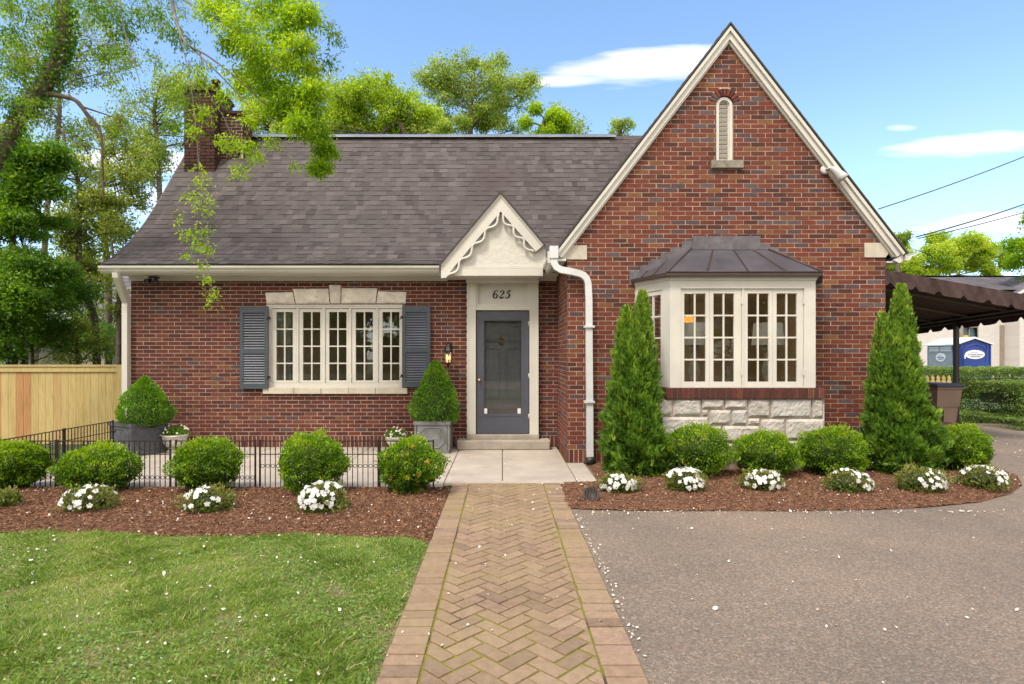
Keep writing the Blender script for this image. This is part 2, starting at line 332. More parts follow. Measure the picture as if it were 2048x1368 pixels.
    M['room'] = paint('room_wall', (.74, .62, .44), .9, .2, 1.5)
    M['wood'] = paint('dark_table_wood', (.07, .04, .025), .4, .3, 6)
    M['cable'] = paint('cable_rubber', (.02, .02, .022), .6, .1)
    M['drain'] = paint('dark_grate', (.02, .02, .02), .5, .2, 10)
    def glass(name, tint, refl):
        m, nt, N, L, B = mat_new(name); N.remove(B)
        t = N.new('ShaderNodeBsdfTransparent'); t.inputs[0].default_value = (*tint, 1); g = N.new('ShaderNodeBsdfGlossy'); g.inputs['Roughness'].default_value = .01; g.inputs['Color'].default_value = (.9, .92, .95, 1)
        n = noise(N, L, 1.1, 1); bb = N.new('ShaderNodeBump'); bb.inputs['Strength'].default_value = .03; bb.inputs['Distance'].default_value = .02; L.new(n, bb.inputs['Height']); L.new(bb.outputs[0], g.inputs['Normal'])
        fr = N.new('ShaderNodeLayerWeight'); fr.inputs[0].default_value = .3
        mm = N.new('ShaderNodeMath'); mm.operation = 'MULTIPLY_ADD'; L.new(fr.outputs['Fresnel'], mm.inputs[0]); mm.inputs[1].default_value = .8; mm.inputs[2].default_value = refl
        mx = N.new('ShaderNodeMixShader'); L.new(mm.outputs[0], mx.inputs[0]); L.new(t.outputs[0], mx.inputs[1]); L.new(g.outputs[0], mx.inputs[2]); L.new(mx.outputs[0], N['Material Output'].inputs[0])
        if refl < .06: N.remove(bb)
        return m
    M['glass'] = glass('window_glass', (.90, .91, .90), .065)
    M['doorglass'] = glass('screen_door_glass', (.86, .86, .86), .045)
    M['lanternglass'] = glass('lantern_glass', (.95, .92, .85), .03)
    m, nt, N, L, B = mat_new('lit_bulb'); B.inputs['Base Color'].default_value = (1, .8, .5, 1); B.inputs['Emission Color'].default_value = (1, .55, .22, 1); B.inputs['Emission Strength'].default_value = 1.8; M['bulb'] = m
mats()
# ---------------------------------------------------------------- house
Y1, Y2 = 10.26, 8.77; S1, S2 = F/Y1, F/Y2
def clip_poly(poly, conv):
    """Sutherland-Hodgman: poly clipped to convex conv (counter-clockwise), both lists of (u,z)"""
    out = poly
    for i in range(len(conv)):
        a, b = conv[i], conv[(i+1) % len(conv)]; inp = out; out = []
        side = lambda p: (b[0]-a[0])*(p[1]-a[1])-(b[1]-a[1])*(p[0]-a[0])
        for j in range(len(inp)):
            p, q = inp[j-1], inp[j]; sp, sq = side(p), side(q)
            if sp*sq < 0: t = sp/(sp-sq); out.append((p[0]+(q[0]-p[0])*t, p[1]+(q[1]-p[1])*t))
            if sq >= 0: out.append(q)
        if len(out) < 3: return []
    return out
def area(p): return abs(sum(p[i-1][0]*p[i][1]-p[i][0]*p[i-1][1] for i in range(len(p))))/2
def subtract(iv, cuts):
    for c0, c1 in cuts:
        n = []
        for a, b in iv:
            if c1 <= a or c0 >= b: n.append((a, b)); continue
            if c0 > a: n.append((a, c0))
            if c1 < b: n.append((c1, b))
        iv = n
    return iv
BW, BH, JT = .2159, .0681, .0112
def brick_wall(parent, fr, conv, opens, mat, thick=.14, off=0.0, seed=1, soldier=True, zoff=0.0):
    g = random.Random(seed); us = [p[0] for p in conv]; zs = [p[1] for p in conv]; u0, u1, z0, z1 = min(us), max(us), min(zs), max(zs)
    mb = MB(); row = 0; z = z0
    while z < z1:
        if soldier and row == 0: h = .2; bw, st = BH, 0
        else: h = BH; bw, st = BW, (.5*BW if row % 2 else 0)
        u = u0-bw*2+st+off
        while u < u1:
            jit = g.uniform(-.002, .002); a, b = u+JT/2+jit, u+bw-JT/2+jit
            za, zb = z+JT/2, z+h-JT/2
            cuts = [(o[0], o[1]) for o in opens if o[2] < (za+zb)/2 < o[3]]
            for (p, q) in subtract([(a, b)], cuts):
                if q-p < .015: continue
                poly = clip_poly([(p, za), (q, za+g.uniform(-.001, .001)), (q, zb), (p, zb)], conv)
                if len(poly) > 2 and area(poly) > .0003:
                    d = .0035+g.uniform(-.0015, .002)
                    mb.prism(poly, d, -.004, fr, g.random())
            u += bw
        z += h; row += 1
    w = mb.build('wall', mat, parent)
    bk = MB(); levels = sorted({z0, z1, *[min(max(o[k], z0), z1) for o in opens for k in (2, 3)]})
    for za, zb in zip(levels[:-1], levels[1:]):
        if zb-za < 1e-4: continue
        cuts = [(o[0], o[1]) for o in opens if o[2] < (za+zb)/2 < o[3]]
        for a, b in subtract([(u0, u1)], cuts):
            poly = clip_poly([(a, za), (b, za), (b, zb), (a, zb)], conv)
            if len(poly) > 2: bk.prism(poly, 0, -thick, fr)
    bk.build('mortar', M['mortar'], w)
    return w
def shingles(parent, name, fr, U, S, e=.137, wmin=.12, wmax=.34, seed=3, left=None, right=None):
    """fr: origin at the eave's left end, u along the eave, z up the slope, d outward. left/right: functions s -> u limit"""
    g = random.Random(seed); mb = MB(); s = 0; r = 0
    while s < S:
        ee = min(e, S-s); ul = left(s) if left else 0; ur = right(s) if right else U
        u = ul; wob = g.uniform(-.003, .003)
        while u < ur:
            w = g.uniform(wmin, wmax); b = min(u+w, ur); t = .010+g.choice((0, .005))+g.uniform(0, .0015); dz = wob+g.uniform(-.004, .004)
            vs = [fr.p(u, 0, s+dz), fr.p(b, 0, s+dz), fr.p(b, t, s+dz), fr.p(u, t, s+dz), fr.p(b, .004, s+ee+.01), fr.p(u, .004, s+ee+.01)]
            mb.add(vs, [(0, 1, 2, 3), (3, 2, 4, 5), (0, 3, 5), (1, 4, 2)], min(1, max(0, g.gauss(.5, .19)))); u = b
        s += e; r += 1
    return mb.build(name, M['shingle'], parent)
house = empty('brick_house', (0, Y1, 0), 'red brick cottage with steep shingled roof, cream trim, bay window and house number 625', 'house')
house.location = (0, 0, 0)
XL, XC, XA, XR = -6.46, .96, 3.35, 5.69
# openings
WX0, WX1, WZ0, WZ1 = -4.09, -1.745, 1.035, 2.475
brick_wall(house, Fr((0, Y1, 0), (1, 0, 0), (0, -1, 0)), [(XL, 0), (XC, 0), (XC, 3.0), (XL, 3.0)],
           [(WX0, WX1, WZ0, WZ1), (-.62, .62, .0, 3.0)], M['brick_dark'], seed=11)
# return wall of the wing, seen edge on
frR = Fr((XC, Y2, 0), (0, 1, 0), (-1, 0, 0))
brick_wall(house, frR, [(0.02, 0), (Y1-Y2, 0), (Y1-Y2, 3.1), (0.02, 3.1)], [], M['brick'], seed=12, off=.05)
# gable front
sl = 1.30; apex = (XA, 6.42)
gz = lambda x: 6.42-sl*abs(x-XA)
ex = XA-(6.42-3.10)/sl
conv = [(XC, 0), (XR, 0), (XR, gz(XR)), apex, (XC, gz(XC))]
VX0, VX1, VZ0, VZT = (1432-CX)/S2, (1467-CX)/S2, H-(322-CY)/S2, H-(192-CY)/S2
VXC = (VX0+VX1)/2; VR = (VX1-VX0)/2; VZC = VZT-VR
bayL, bayR, bayF = 1.97, 4.61, 8.08; fL, fR = 2.295, 4.288
arch = [(VXC-VR*c-.11*c, VXC+VR*c+.11*c, VZC+(VR+.11)*a, VZC+(VR+.11)*b) for a, b, c in [(math.sin(t), math.sin(t+.16), math.cos(t+.08)) for t in np.arange(0, 1.5, .16)]]
brick_wall(house, Fr((0, Y2, 0), (1, 0, 0), (0, -1, 0)), conv,
           [(VX0, VX1, VZ0, VZC), (bayL+.02, bayR-.02, .0, 2.72)]+arch, M['brick'], seed=13, off=.03)
# side walls, each with an unseen opening added to light its room; rear walls
brick_wall(house, Fr((XR, Y2, 0), (0, 1, 0), (1, 0, 0)), [(.004, 0), (8, 0), (8, 3.0), (.004, 3.0)], [(.35, 2.2, .8, 2.5)], M['brick'], seed=14)
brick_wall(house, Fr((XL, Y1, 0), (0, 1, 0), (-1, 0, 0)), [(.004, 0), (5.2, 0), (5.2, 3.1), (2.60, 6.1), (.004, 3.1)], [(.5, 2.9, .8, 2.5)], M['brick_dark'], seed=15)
mb = MB(); mb.box(XL, XR, 15.7, 15.88, 0, 3.1); mb.build('wall', M['mortar'], house)
# arch ring of bricks and the louvred vent
mb = MB(); n = 11
for i in range(n):
    t0 = math.pi*i/n+.03; t1 = math.pi*(i+1)/n-.03; r0, r1 = VR+.004, VR+.108
    q = [(VXC+r0*math.cos(t0), VZC+r0*math.sin(t0)), (VXC+r1*math.cos(t0), VZC+r1*math.sin(t0)), (VXC+r1*math.cos(t1), VZC+r1*math.sin(t1)), (VXC+r0*math.cos(t1), VZC+r0*math.sin(t1))]
    mb.prism(q, Y2-.008, Y2+.12, WF, R.random())
mb.build('arch', M['brick'], house)
mb = MB(); mb.prism([(VXC+(VR+.14)*math.cos(t), VZC+(VR+.14)*math.sin(t)) for t in np.linspace(0, math.pi, 17)], Y2+.121, Y2+.10+.06, WF); mb.box(VX0-.05, VX1+.05, Y2+.122, Y2+.16, VZ0-.02, VZC-.001)
vent = mb.build('vent', M['black'], house)
mb = MB()
pts = [(VX0+.028, VZ0)]+[(VXC-(VR-.028)*math.cos(t), VZC+(VR-.028)*math.sin(t)) for t in np.linspace(0, math.pi, 14)]+[(VX1-.028, VZ0)]
for k, (w, d) in enumerate(((.026, .0), (.014, .02))):
    sc = [(VXC+(p[0]-VXC)*(1-.24*k), VZC+(p[1]-VZC)*(1-.2*k) if p[1] > VZC else p[1]) for p in pts]
    mb.tube([(p[0], Y2+.045+d, p[1]) for p in sc], w*1.15, 4, sq=(1, 1.3), smooth=False)
mb.build('frame', M['cream'], vent)
mb = MB(); k = 14
for i in range(k):
    z = VZ0+.03+(VZC+VR*.55-VZ0-.03)*i/(k-1); hw = VR*.74 if z < VZC else math.sqrt(max(.0, (VR*.80)**2-(z-VZC)**2))
    fl = Fr((VXC, Y2+.075, z), (1, 0, 0), (0, -.8, -.5), (0, -.5, .8)); mb.box(-hw, hw, -.008, .008, -.026, .026, fl)
mb.build('louvre', M['cream'], vent)
mb = MB(); mb.bbox((1421-CX)/S2, (1485-CX)/S2, Y2-.055, Y2+.02, H-(338-CY)/S2, VZ0-.001, .008); mb.build('vent_sill', M['greystone'], house)
# kneeler stones
def stone_poly(pp, Yp, d0=.018, name='corner_stone', mat='sillstone'):
    mb = MB(); mb.prism([((x-CX)*Yp/F, H-(y-CY)*Yp/F) for x, y in pp], Yp-d0, Yp+.02); mb.build(name, M[mat], house)
stone_poly([(1129, 519), (1173.5, 519), (1173.5, 491), (1120, 491), (1116, 500)], Y2)
stone_poly([(1728, 515), (1770, 515), (1783, 497), (1776, 486), (1728, 486)], Y2)
# rake boards, shingled roof of the wing
def rake(sgn, x_end, mb1, mb2, mb3):
    L_ = math.hypot(x_end, x_end*sl); d = Vector((sgn, 0, -sl)).normalized(); nrm = Vector((sgn*sl, 0, 1)).normalized()
    fr = Fr((XA, Y2, 6.462), d, (0, -1, 0), nrm)
    c = .0*1
    def strip(mb, z0, z1, d0, d1, ext=0.):
        # mitred at the apex
        k0, k1 = z0*(1/sl), z1*(1/sl)
        # at apex plane x=XA: u*d.x + z*n.x = 0 -> u = -z*sl
        u0, u1 = -z0*sl, -z1*sl
        vs = [fr.p(u0, d0, z0), fr.p(L_+ext, d0, z0), fr.p(L_+ext, d0, z1), fr.p(u1, d0, z1), fr.p(u0, d1, z0), fr.p(L_+ext, d1, z0), fr.p(L_+ext, d1, z1), fr.p(u1, d1, z1)]
        mb.add(vs, [(0, 1, 2, 3), (7, 6, 5, 4), (0, 4, 5, 1), (1, 5, 6, 2), (2, 6, 7, 3), (3, 7, 4, 0)])
    strip(mb1, -.125, -.055, .075, -.01, -.02); strip(mb1, -.056, .0, .105, -.01); strip(mb1, -.15, -.124, .04, -.01, -.04)
    strip(mb2, .001, .02, .118, -.05, .02)
mb1, mb2 = MB(), MB(); rake(-1, XA-.76, mb1, mb2, None); rake(1, 5.93-XA, mb1, mb2, None)
mb1.build('rake_board', M['cream'], house); mb2.build('roof_edge', M['shingle'], house)
D = Vector((-1, 0, -sl)).normalized(); Ls = (XA-.74)*math.hypot(1, sl)
for sgn in (-1, 1):
    up = Vector((-sgn, 0, sl)).normalized(); nr = Vector((sgn*sl, 0, 1)).normalized()
    o = Vector((XA, Y2-.105, 6.488))-up*Ls
    u = Vector((0, 1, 0)) if sgn < 0 else Vector((0, 1, 0))
    fr = Fr(o, u, nr, up); shingles(house, 'wing_roof', fr, 7.6, Ls, seed=20+sgn)
    mb = MB(); mb.box(0, 7.6, -.03, -.002, 0, Ls, fr); mb.build('roof_deck', M['mortar'] if 0 else M['core'], house)
# main roof: flared at the eave, steeper above
EY, EZ, RY, RZ = 9.83, 3.115, 12.86, 6.37
PROF = [(9.83, 3.115), (10.12, 3.265), (10.55, 3.60), (11.0, 4.03), (11.45, 4.56), (12.86, 6.37)]
def prof_pts(n, back=False):
    c = [Vector((0, y, z)) for y, z in PROF]; ln = [0]
    for p, q in zip(c[:-1], c[1:]): ln.append(ln[-1]+(q-p).length)
    out = []
    for i in range(n+1):
        s_ = ln[-1]*i/n; k = max(j for j in range(len(ln)-1) if ln[j] <= s_+1e-9); t_ = (s_-ln[k])/(ln[k+1]-ln[k]); p = c[k].lerp(c[k+1], t_)
        if back: p = Vector((0, 2*RY-p.y, p.z))
        out.append(p)
    return out
RXL, RXR = -6.68, 3.34
def curved_roof(name, n, back, wmin, wmax, seed):
    g = random.Random(seed); P_ = prof_pts(n, back); mb = MB()
    for r in range(n):
        a, b = P_[r], P_[r+1]; tg = (b-a).normalized(); nn = Vector((0, -tg.z, tg.y)) if not back else Vector((0, tg.z, -tg.y)); u = RXL; wob = g.uniform(-.004, .004)
        while u < RXR:
            v_ = min(u+g.uniform(wmin, wmax), RXR); t_ = .007+g.choice((0, .006))+g.uniform(0, .002); dz = tg*(wob+g.uniform(-.004, .004)); X = Vector((1, 0, 0))
            vs = [X*u+a+dz-nn*.004, X*v_+a+dz-nn*.004, X*v_+a+dz+nn*t_, X*u+a+dz+nn*t_, X*v_+b+nn*.004+tg*.01, X*u+b+nn*.004+tg*.01]; fs = [(0, 1, 2, 3), (3, 2, 4, 5), (0, 3, 5), (1, 4, 2)]
            mb.add(vs, fs, min(1, max(0, g.gauss(.5, .21)))); u = v_
    mb.build(name, M['shingle'], house)
curved_roof('roof', 30, False, .08, .20, 5); curved_roof('rear_roof', 16, True, .4, .8, 6)
mb = MB()
for back in (False, True):
    P_ = [(p.y, p.z-.012) for p in prof_pts(20, back)]; Q_ = [(y, z-.05) for y, z in P_]
    frx = Fr((0, 0, 0), (0, 1, 0), (1, 0, 0)); pl = P_+Q_[::-1]
    for i in range(20): mb.prism([P_[i], P_[i+1], Q_[i+1], Q_[i]], RXL+.02, RXR-.01, frx)
mb.build('roof_deck', M['core'], house)
mb = MB()  # drip edge of the rake at the left end
for back in (False, True):
    P_ = [(p.y, p.z+.014) for p in prof_pts(20, back)]
    for i in range(20): mb.prism([P_[i], P_[i+1], (P_[i+1][0], P_[i+1][1]-.085), (P_[i][0], P_[i][1]-.085)], RXL-.014, RXL+.018, Fr((0, 0, 0), (0, 1, 0), (1, 0, 0)))
mb.build('roof_edge', M['copper_edge'], house)
mb = MB()  # ridge vent: two low leaves
for sg in (-1, 1):
    fr2 = Fr((0, RY, RZ+.045), (1, 0, 0), (0, -sg, 0), (0, 0, 1)); mb.add([fr2.p(a, b, c) for a, b, c in ((RXL+1.0, 0, .0), (2.45, 0, .0), (2.45, .15, -.085), (RXL+1.0, .15, -.085), (RXL+1.0, 0, -.03), (2.45, 0, -.03), (2.45, .15, -.115), (RXL+1.0, .15, -.115))], [(0, 1, 2, 3), (7, 6, 5, 4), (2, 6, 7, 3), (0, 3, 7, 4), (1, 5, 6, 2)])
mb.build('ridge_vent', M['ridge'], house)
# eave of the main roof: fascia, soffit, frieze, ogee gutter
mb = MB()
mb.box(XL-.02, -.95, Y1-.03, Y1+.0-.008, 2.885, 2.96); mb.box(XL-.02, XC-.01, Y1-.35, Y1-.009, 2.96, 2.985); mb.box(XL-.1, -.9, Y1-.36, Y1-.34, 2.945, 3.10)
mb.box(.0, XC-.02, Y1-.03, Y1-.008, 2.885, 2.96)
mb.box(XL-.12, XL-.0, Y1-.36, 2*RY-Y1, 2.985, 3.02)
mb.build('soffit', M['cream'], house)
def gutter(mb, fr, L_, w=.12):
    prof = [(0, .115), (0, .0), (.04, .0), (.075, .03), (.085, .055), (w-.005, .078), (w, .098), (w, .115), (w-.008, .115), (w-.012, .085), (.01, .02), (.01, .115)]
    n = len(prof); vs = [fr.p(u, d, z) for u in (0, L_) for d, z in prof]
    fs = [(i, (i+1) % n, (i+1) % n+n, i+n) for i in range(n)]+[tuple(range(n-1, -1, -1)), tuple(range(n, 2*n))]; mb.add(vs, fs)
mb = MB(); gutter(mb, Fr((RXL-.03, Y1-.361, 2.965), (1, 0, 0), (0, -1, 0)), 5.66)
mb.build('gutter', M['cream_gutter'], house)
mb = MB(); g0 = .79; gutter(mb, Fr((g0, Y2-.12, 2.945), (0, 1, 0), (-1, 0, 0)), 1.35, .13)
mb.box(g0+.001, XC-.02, Y2-.06, Y1-.35, 2.99, 3.02); mb.box(g0+.001, g0+.03, Y2-.1, Y1-.35, 2.96, 3.12)
mb.box(g0-.13, g0+.005, Y2-.135, Y2-.12, 2.95, 3.12); mb.box(g0+.031, XC-.021, Y2-.02, Y2+.3, 3.021, 3.2); mb.build('valley_gutter', M['cream_gutter'], house)
mb = MB(); gutter(mb, Fr((5.93, Y2-.10, 2.99), (0, 1, 0), (1, 0, 0)), 7.4, .13); mb.box(5.70, 5.93, Y2-.02, 16, 2.97, 2.99)
mb.prism([(5.78, 3.0), (5.92, 3.10), (5.92, 2.99), (5.86, 2.955)], Y2-.06, Y2+.0-.008)
mb.build('side_gutter', M['cream_gutter'], house)
# downspouts
mb = MB(); dx = (252.5-CX)/F*10.19
mb.tube([(dx+.065, Y1-.42, 2.97), (dx+.065, Y1-.42, 2.92), (dx-.0, Y1-.07, 2.52), (dx, Y1-.07, 2.44), (dx, Y1-.07, .05)], .085, 4, sq=(.75, .95), smooth=False)
mb.build('downspout', M['cream_gutter'], house)
mb = MB(); zz = lambda y, Yp=8.66: H-(y-CY)*Yp/F; xx = lambda x, Yp=8.66: (x-CX)*Yp/F
path_ = [(1107, 500), (1107, 518), (1108, 527), (1113, 535), (1122, 540), (1140, 543), (1158, 547), (1167, 551), (1173, 558), (1176, 568), (1177.5, 600), (1178, 700), (1179, 800), (1179.5, 902), (1180, 916)]
mb.tube([(xx(x), 8.66, zz(y)) for x, y in path_], .078, 4, sq=(.86, .8), smooth=False)
mb.box(xx(1099), xx(1116), 8.6, 8.72, zz(517), zz(493)); 
for z in (.9, 2.0): mb.box(xx(1178)-.075, xx(1178)+.075, 8.59, 8.72, z, z+.03)
ds = mb.build('downspout', M['white_metal'], house)
mb = MB(); mb.tube([(xx(1180), 8.66, zz(914)), (xx(1181), 8.64, .0)], .07, 12); mb.build('drain_boot', M['drain'], ds)
# chimney
ch = MB()
chim = empty('chimney', (0, 0, 0), None, None); chim.parent = house
for nm in ('label', 'category'):
    if nm in chim: del chim[nm]
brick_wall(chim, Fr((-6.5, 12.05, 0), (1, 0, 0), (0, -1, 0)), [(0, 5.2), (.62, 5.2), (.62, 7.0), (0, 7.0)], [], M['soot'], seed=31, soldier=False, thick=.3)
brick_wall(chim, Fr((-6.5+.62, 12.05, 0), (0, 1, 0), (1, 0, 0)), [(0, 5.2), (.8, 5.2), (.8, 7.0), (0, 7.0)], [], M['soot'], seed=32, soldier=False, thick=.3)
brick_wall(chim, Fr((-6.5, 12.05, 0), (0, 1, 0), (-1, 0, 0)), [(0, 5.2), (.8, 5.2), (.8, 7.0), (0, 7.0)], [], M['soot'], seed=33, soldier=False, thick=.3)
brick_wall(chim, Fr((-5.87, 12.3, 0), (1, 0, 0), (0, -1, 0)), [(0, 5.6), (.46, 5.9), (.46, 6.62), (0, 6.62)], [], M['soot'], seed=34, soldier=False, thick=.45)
brick_wall(chim, Fr((-5.41, 12.3, 0), (0, 1, 0), (1, 0, 0)), [(.004, 5.7), (.45, 6.0), (.45, 6.62), (.004, 6.62)], [], M['brick_dark'], seed=35, soldier=False, thick=.05)
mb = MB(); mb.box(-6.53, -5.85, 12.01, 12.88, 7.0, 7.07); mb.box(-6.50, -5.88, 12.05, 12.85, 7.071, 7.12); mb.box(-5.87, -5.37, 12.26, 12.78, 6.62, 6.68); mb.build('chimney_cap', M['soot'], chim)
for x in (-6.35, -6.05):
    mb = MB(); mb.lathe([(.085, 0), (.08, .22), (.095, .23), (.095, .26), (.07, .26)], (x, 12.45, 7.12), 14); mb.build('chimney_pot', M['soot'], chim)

# ---- windows
def sash(mbf, fr, u0, u1, z0, z1, cols, rows, gu0, gu1, gz0, gz1, mt=.011, d=0.0):
    """sash u0..u1 x z0..z1 with a glazed area gu0.. divided by muntins"""
    mbf.box(u0, gu0, d, d+.038, z0, z1, fr); mbf.box(gu1, u1, d, d+.038, z0, z1, fr)
    mbf.box(gu0, gu1, d, d+.0375, z0, gz0, fr); mbf.box(gu0, gu1, d, d+.0375, gz1, z1, fr)
    for i in range(1, cols): c = gu0+(gu1-gu0)*i/cols; mbf.box(c-mt, c+mt, d+.006, d+.032, gz0, gz1, fr)
    for i in range(1, rows): c = gz0+(gz1-gz0)*i/rows; mbf.box(gu0, gu1, d+.007, d+.031, c-mt, c+mt, fr)
win = None
fW = Fr((0, Y1+.10, 0), (1, 0, 0), (0, -1, 0)); px1 = lambda x, Yp=Y1: (x-CX)*Yp/F; pz1 = lambda y, Yp=Y1: H-(y-CY)*Yp/F
mb = MB(); d0, d1 = .0, .105
mb.box(WX0, px1(543), d0, d1, WZ0, WZ1, fW); mb.box(px1(804), WX1, d0, d1, WZ0, WZ1, fW)
mb.box(px1(543), px1(804), d0, d1-.002, pz1(616.5), WZ1, fW); mb.box(px1(543), px1(804), d0, d1-.002, WZ0, pz1(766), fW)
mull = [(593.5, 597), (644.5, 650), (698, 702.5), (752.5, 756)]
for a, b in mull: mb.box(px1(a), px1(b), d0, d1-.004, pz1(766), pz1(616.5), fW)
mb.box(WX0-.01, WX1+.01, d1, d1+.012, WZ1-.022, WZ1, fW)
win = mb.build('casement_window', M['cream'], house)
panes = [(551.6, 585), (605, 640), (657.5, 692.5), (710.8, 745.5), (764.5, 798.5)]
sx = [(543, 593.5), (597, 644.5), (650, 698), (702.5, 752.5), (756, 804)]
for (a, b), (ga, gb) in zip(sx, panes):
    mb = MB(); sash(mb, fW, px1(a)+.004, px1(b)-.004, pz1(765.5), pz1(617.5), 2, 4, px1(ga), px1(gb), pz1(761), pz1(623.8), d=.045); s_ = mb.build('sash', M['cream'], win)
    mb = MB(); mb.box(px1(ga)-.01, px1(gb)+.01, .058, .062, pz1(762.5), pz1(622.5), fW); mb.build('pane', M['glass'], win)
    for z in (1.2, 2.25): mb = MB(); mb.box(px1(a)+.0, px1(a)+.014, .083, .09, z, z+.07, fW); mb.build('hinge', M['cream'], win)
mb = MB(); xs = [527.6, 590, 644, 698.5, 752.5, 816]
for a, b in zip(xs[:-1], xs[1:]): mb.bbox(px1(a)+.003, px1(b)-.003, Y1-.06, Y1+.05, pz1(787.5), WZ0-.002, .006)
mb.build('window_sill', M['sillstone'], house)
for pp in ([(534, 608), (590, 608), (585.5, 584.5), (531, 585.5)], [(592, 607.5), (659, 607.5), (657, 577.5), (586.5, 578)], [(661.5, 607), (681, 607), (682, 570), (658.5, 570)], [(683, 607), (751, 607), (754.5, 576.7), (683.5, 576.7)], [(753, 607), (811, 607), (813, 584), (756.5, 583)]):
    # rock faced: front face is a jittered grid
    mb = MB(); P4 = [(px1(x), pz1(y)) for x, y in pp]; nx, nz = 14, 8; vs = []
    for j in range(nz+1):
        for i in range(nx+1):
            a, b = i/nx, j/nz; u = (P4[0][0]*(1-a)+P4[1][0]*a)*(1-b)+(P4[3][0]*(1-a)+P4[2][0]*a)*b; z = (P4[0][1]*(1-a)+P4[1][1]*a)*(1-b)+(P4[3][1]*(1-a)+P4[2][1]*a)*b
            ed = min(a, 1-a, b, 1-b); d = .012+min(1, ed*7)*(.028+.012*math.sin(u*23+z*31)+R.uniform(-.006, .006)); vs.append((u, Y1-d, z))
    nb = len(vs); vs += [(u, Y1+.02, z) for u, _, z in vs]
    fs = [(j*(nx+1)+i, j*(nx+1)+i+1, (j+1)*(nx+1)+i+1, (j+1)*(nx+1)+i) for j in range(nz) for i in range(nx)]
    bd = [i for i in range(nx+1)]+[j*(nx+1)+nx for j in range(1, nz+1)]+[nz*(nx+1)+i for i in range(nx-1, -1, -1)]+[j*(nx+1) for j in range(nz-1, 0, -1)]
    fs += [(bd[k], bd[k]+nb, bd[(k+1) % len(bd)]+nb, bd[(k+1) % len(bd)]) for k in range(len(bd))]
    mb.add(vs, fs); mb.build('lintel_stone', M['stone'], house)
# shutters
def shutter(x0, x1, y0, y1):
    a, b, c, d = px1(x0, 10.2), px1(x1, 10.2), pz1(y1, 10.2), pz1(y0, 10.2); fr = Fr((0, 10.2, 0), (1, 0, 0), (0, -1, 0)); st = .055; mb = MB()
    mid = c+(d-c)*.455
    mb.box(a, a+st, -.02, .022, c, d, fr); mb.box(b-st, b, -.02, .022, c, d, fr)
    mb.box(a+st, b-st, -.02, .0215, c, c+.085, fr); mb.box(a+st, b-st, -.02, .0215, mid-.04, mid+.04, fr); mb.box(a+st, b-st, -.02, .0215, d-.11, d, fr)
    s = mb.build('shutter', M['shutter'], house)
    mb = MB()
    for z0, z1 in ((c+.085, mid-.04), (mid+.04, d-.11)):
        n = int((z1-z0)/.042)
        for i in range(n):
            z = z0+(i+.5)*(z1-z0)/n; fl = Fr((0, 10.2, z), (1, 0, 0), (0, -.75, .66), (0, .66, .75)); mb.box(a+st, b-st, -.003, .004, -.024, .022, fl)
    mb.box(a+st, b-st, -.018, -.0145, c+.08, d-.1, fr); mb.build('louvre', M['louvre'], s)
    hx = b+.01 if x0 < 600 else a-.01
    for z in (c+.2, d-.2): mb = MB(); mb.box(hx-.02, hx+.025, -.01, .03, z-.02, z+.02, fr); mb.tube([fr.p(hx-.03, .02, z-.03), fr.p(hx+.04, .03, z)], .008, 6); mb.build('shutter_hinge', M['black'], s)
shutter(480.5, 536.5, 613, 777.5); shutter(805, 861, 611.5, 774.5)
# room behind the casement window
mb = MB()
def room(mb, x0, x1, y0, y1, z0, z1, lo=None, ro=None):
    """room lining; lo / ro: the stretch of the left / right side wall taken by a window"""
    for xa, xb, o_ in ((x0-.05, x0, lo), (x1, x1+.05, ro)):
        if not o_: mb.box(xa, xb, y0, y1, z0, z1)
        else: mb.box(xa, xb, y0, o_[0], z0, z1); mb.box(xa, xb, o_[1], y1, z0, z1); mb.box(xa, xb, o_[0], o_[1], z0, .8); mb.box(xa, xb, o_[0], o_[1], 2.5, z1)
    for b in ( (x0, x1, y1, y1+.05, z0, z1), (x0, x1, y0, y1, z0-.05, z0), (x0, x1, y0, y1, z1, z1+.05)): mb.box(*b)
room(mb, XL+.15, -.75, Y1+.16, 14.0, .3, 2.75, (Y1+.55, Y1+2.8), None); mb.build('room_lining', M['room'], house)
# ---- bay window
bay = None; fB = Fr((0, bayF, 0), (1, 0, 0), (0, -1, 0)); sB = F/bayF; bx = lambda x: (x-CX)/sB; bz = lambda y: H-(y-CY)/sB
BZ0, BZ1 = bz(775.5), bz(548)
uL0, uL1, uR0, uR1 = bx(1362), bx(1484.2), bx(1487.2), bx(1608)
zo0, zo1 = bz(775), bz(577)
mb = MB(); T = .09
mb.box(fL, uL0, -T, 0, BZ0, BZ1, fB); mb.box(uR1, fR, -T, 0, BZ0, BZ1, fB); mb.box(uL0, uR1, -T, -.001, zo1, BZ1, fB); mb.box(uL1, uR0, -T, .004, BZ0, zo1, fB); mb.box(uL0, uR1, -T, -.001, BZ0, BZ0+.012, fB)
mb.box(uL0, uR1, .0, .01, zo1, zo1+.012, fB)
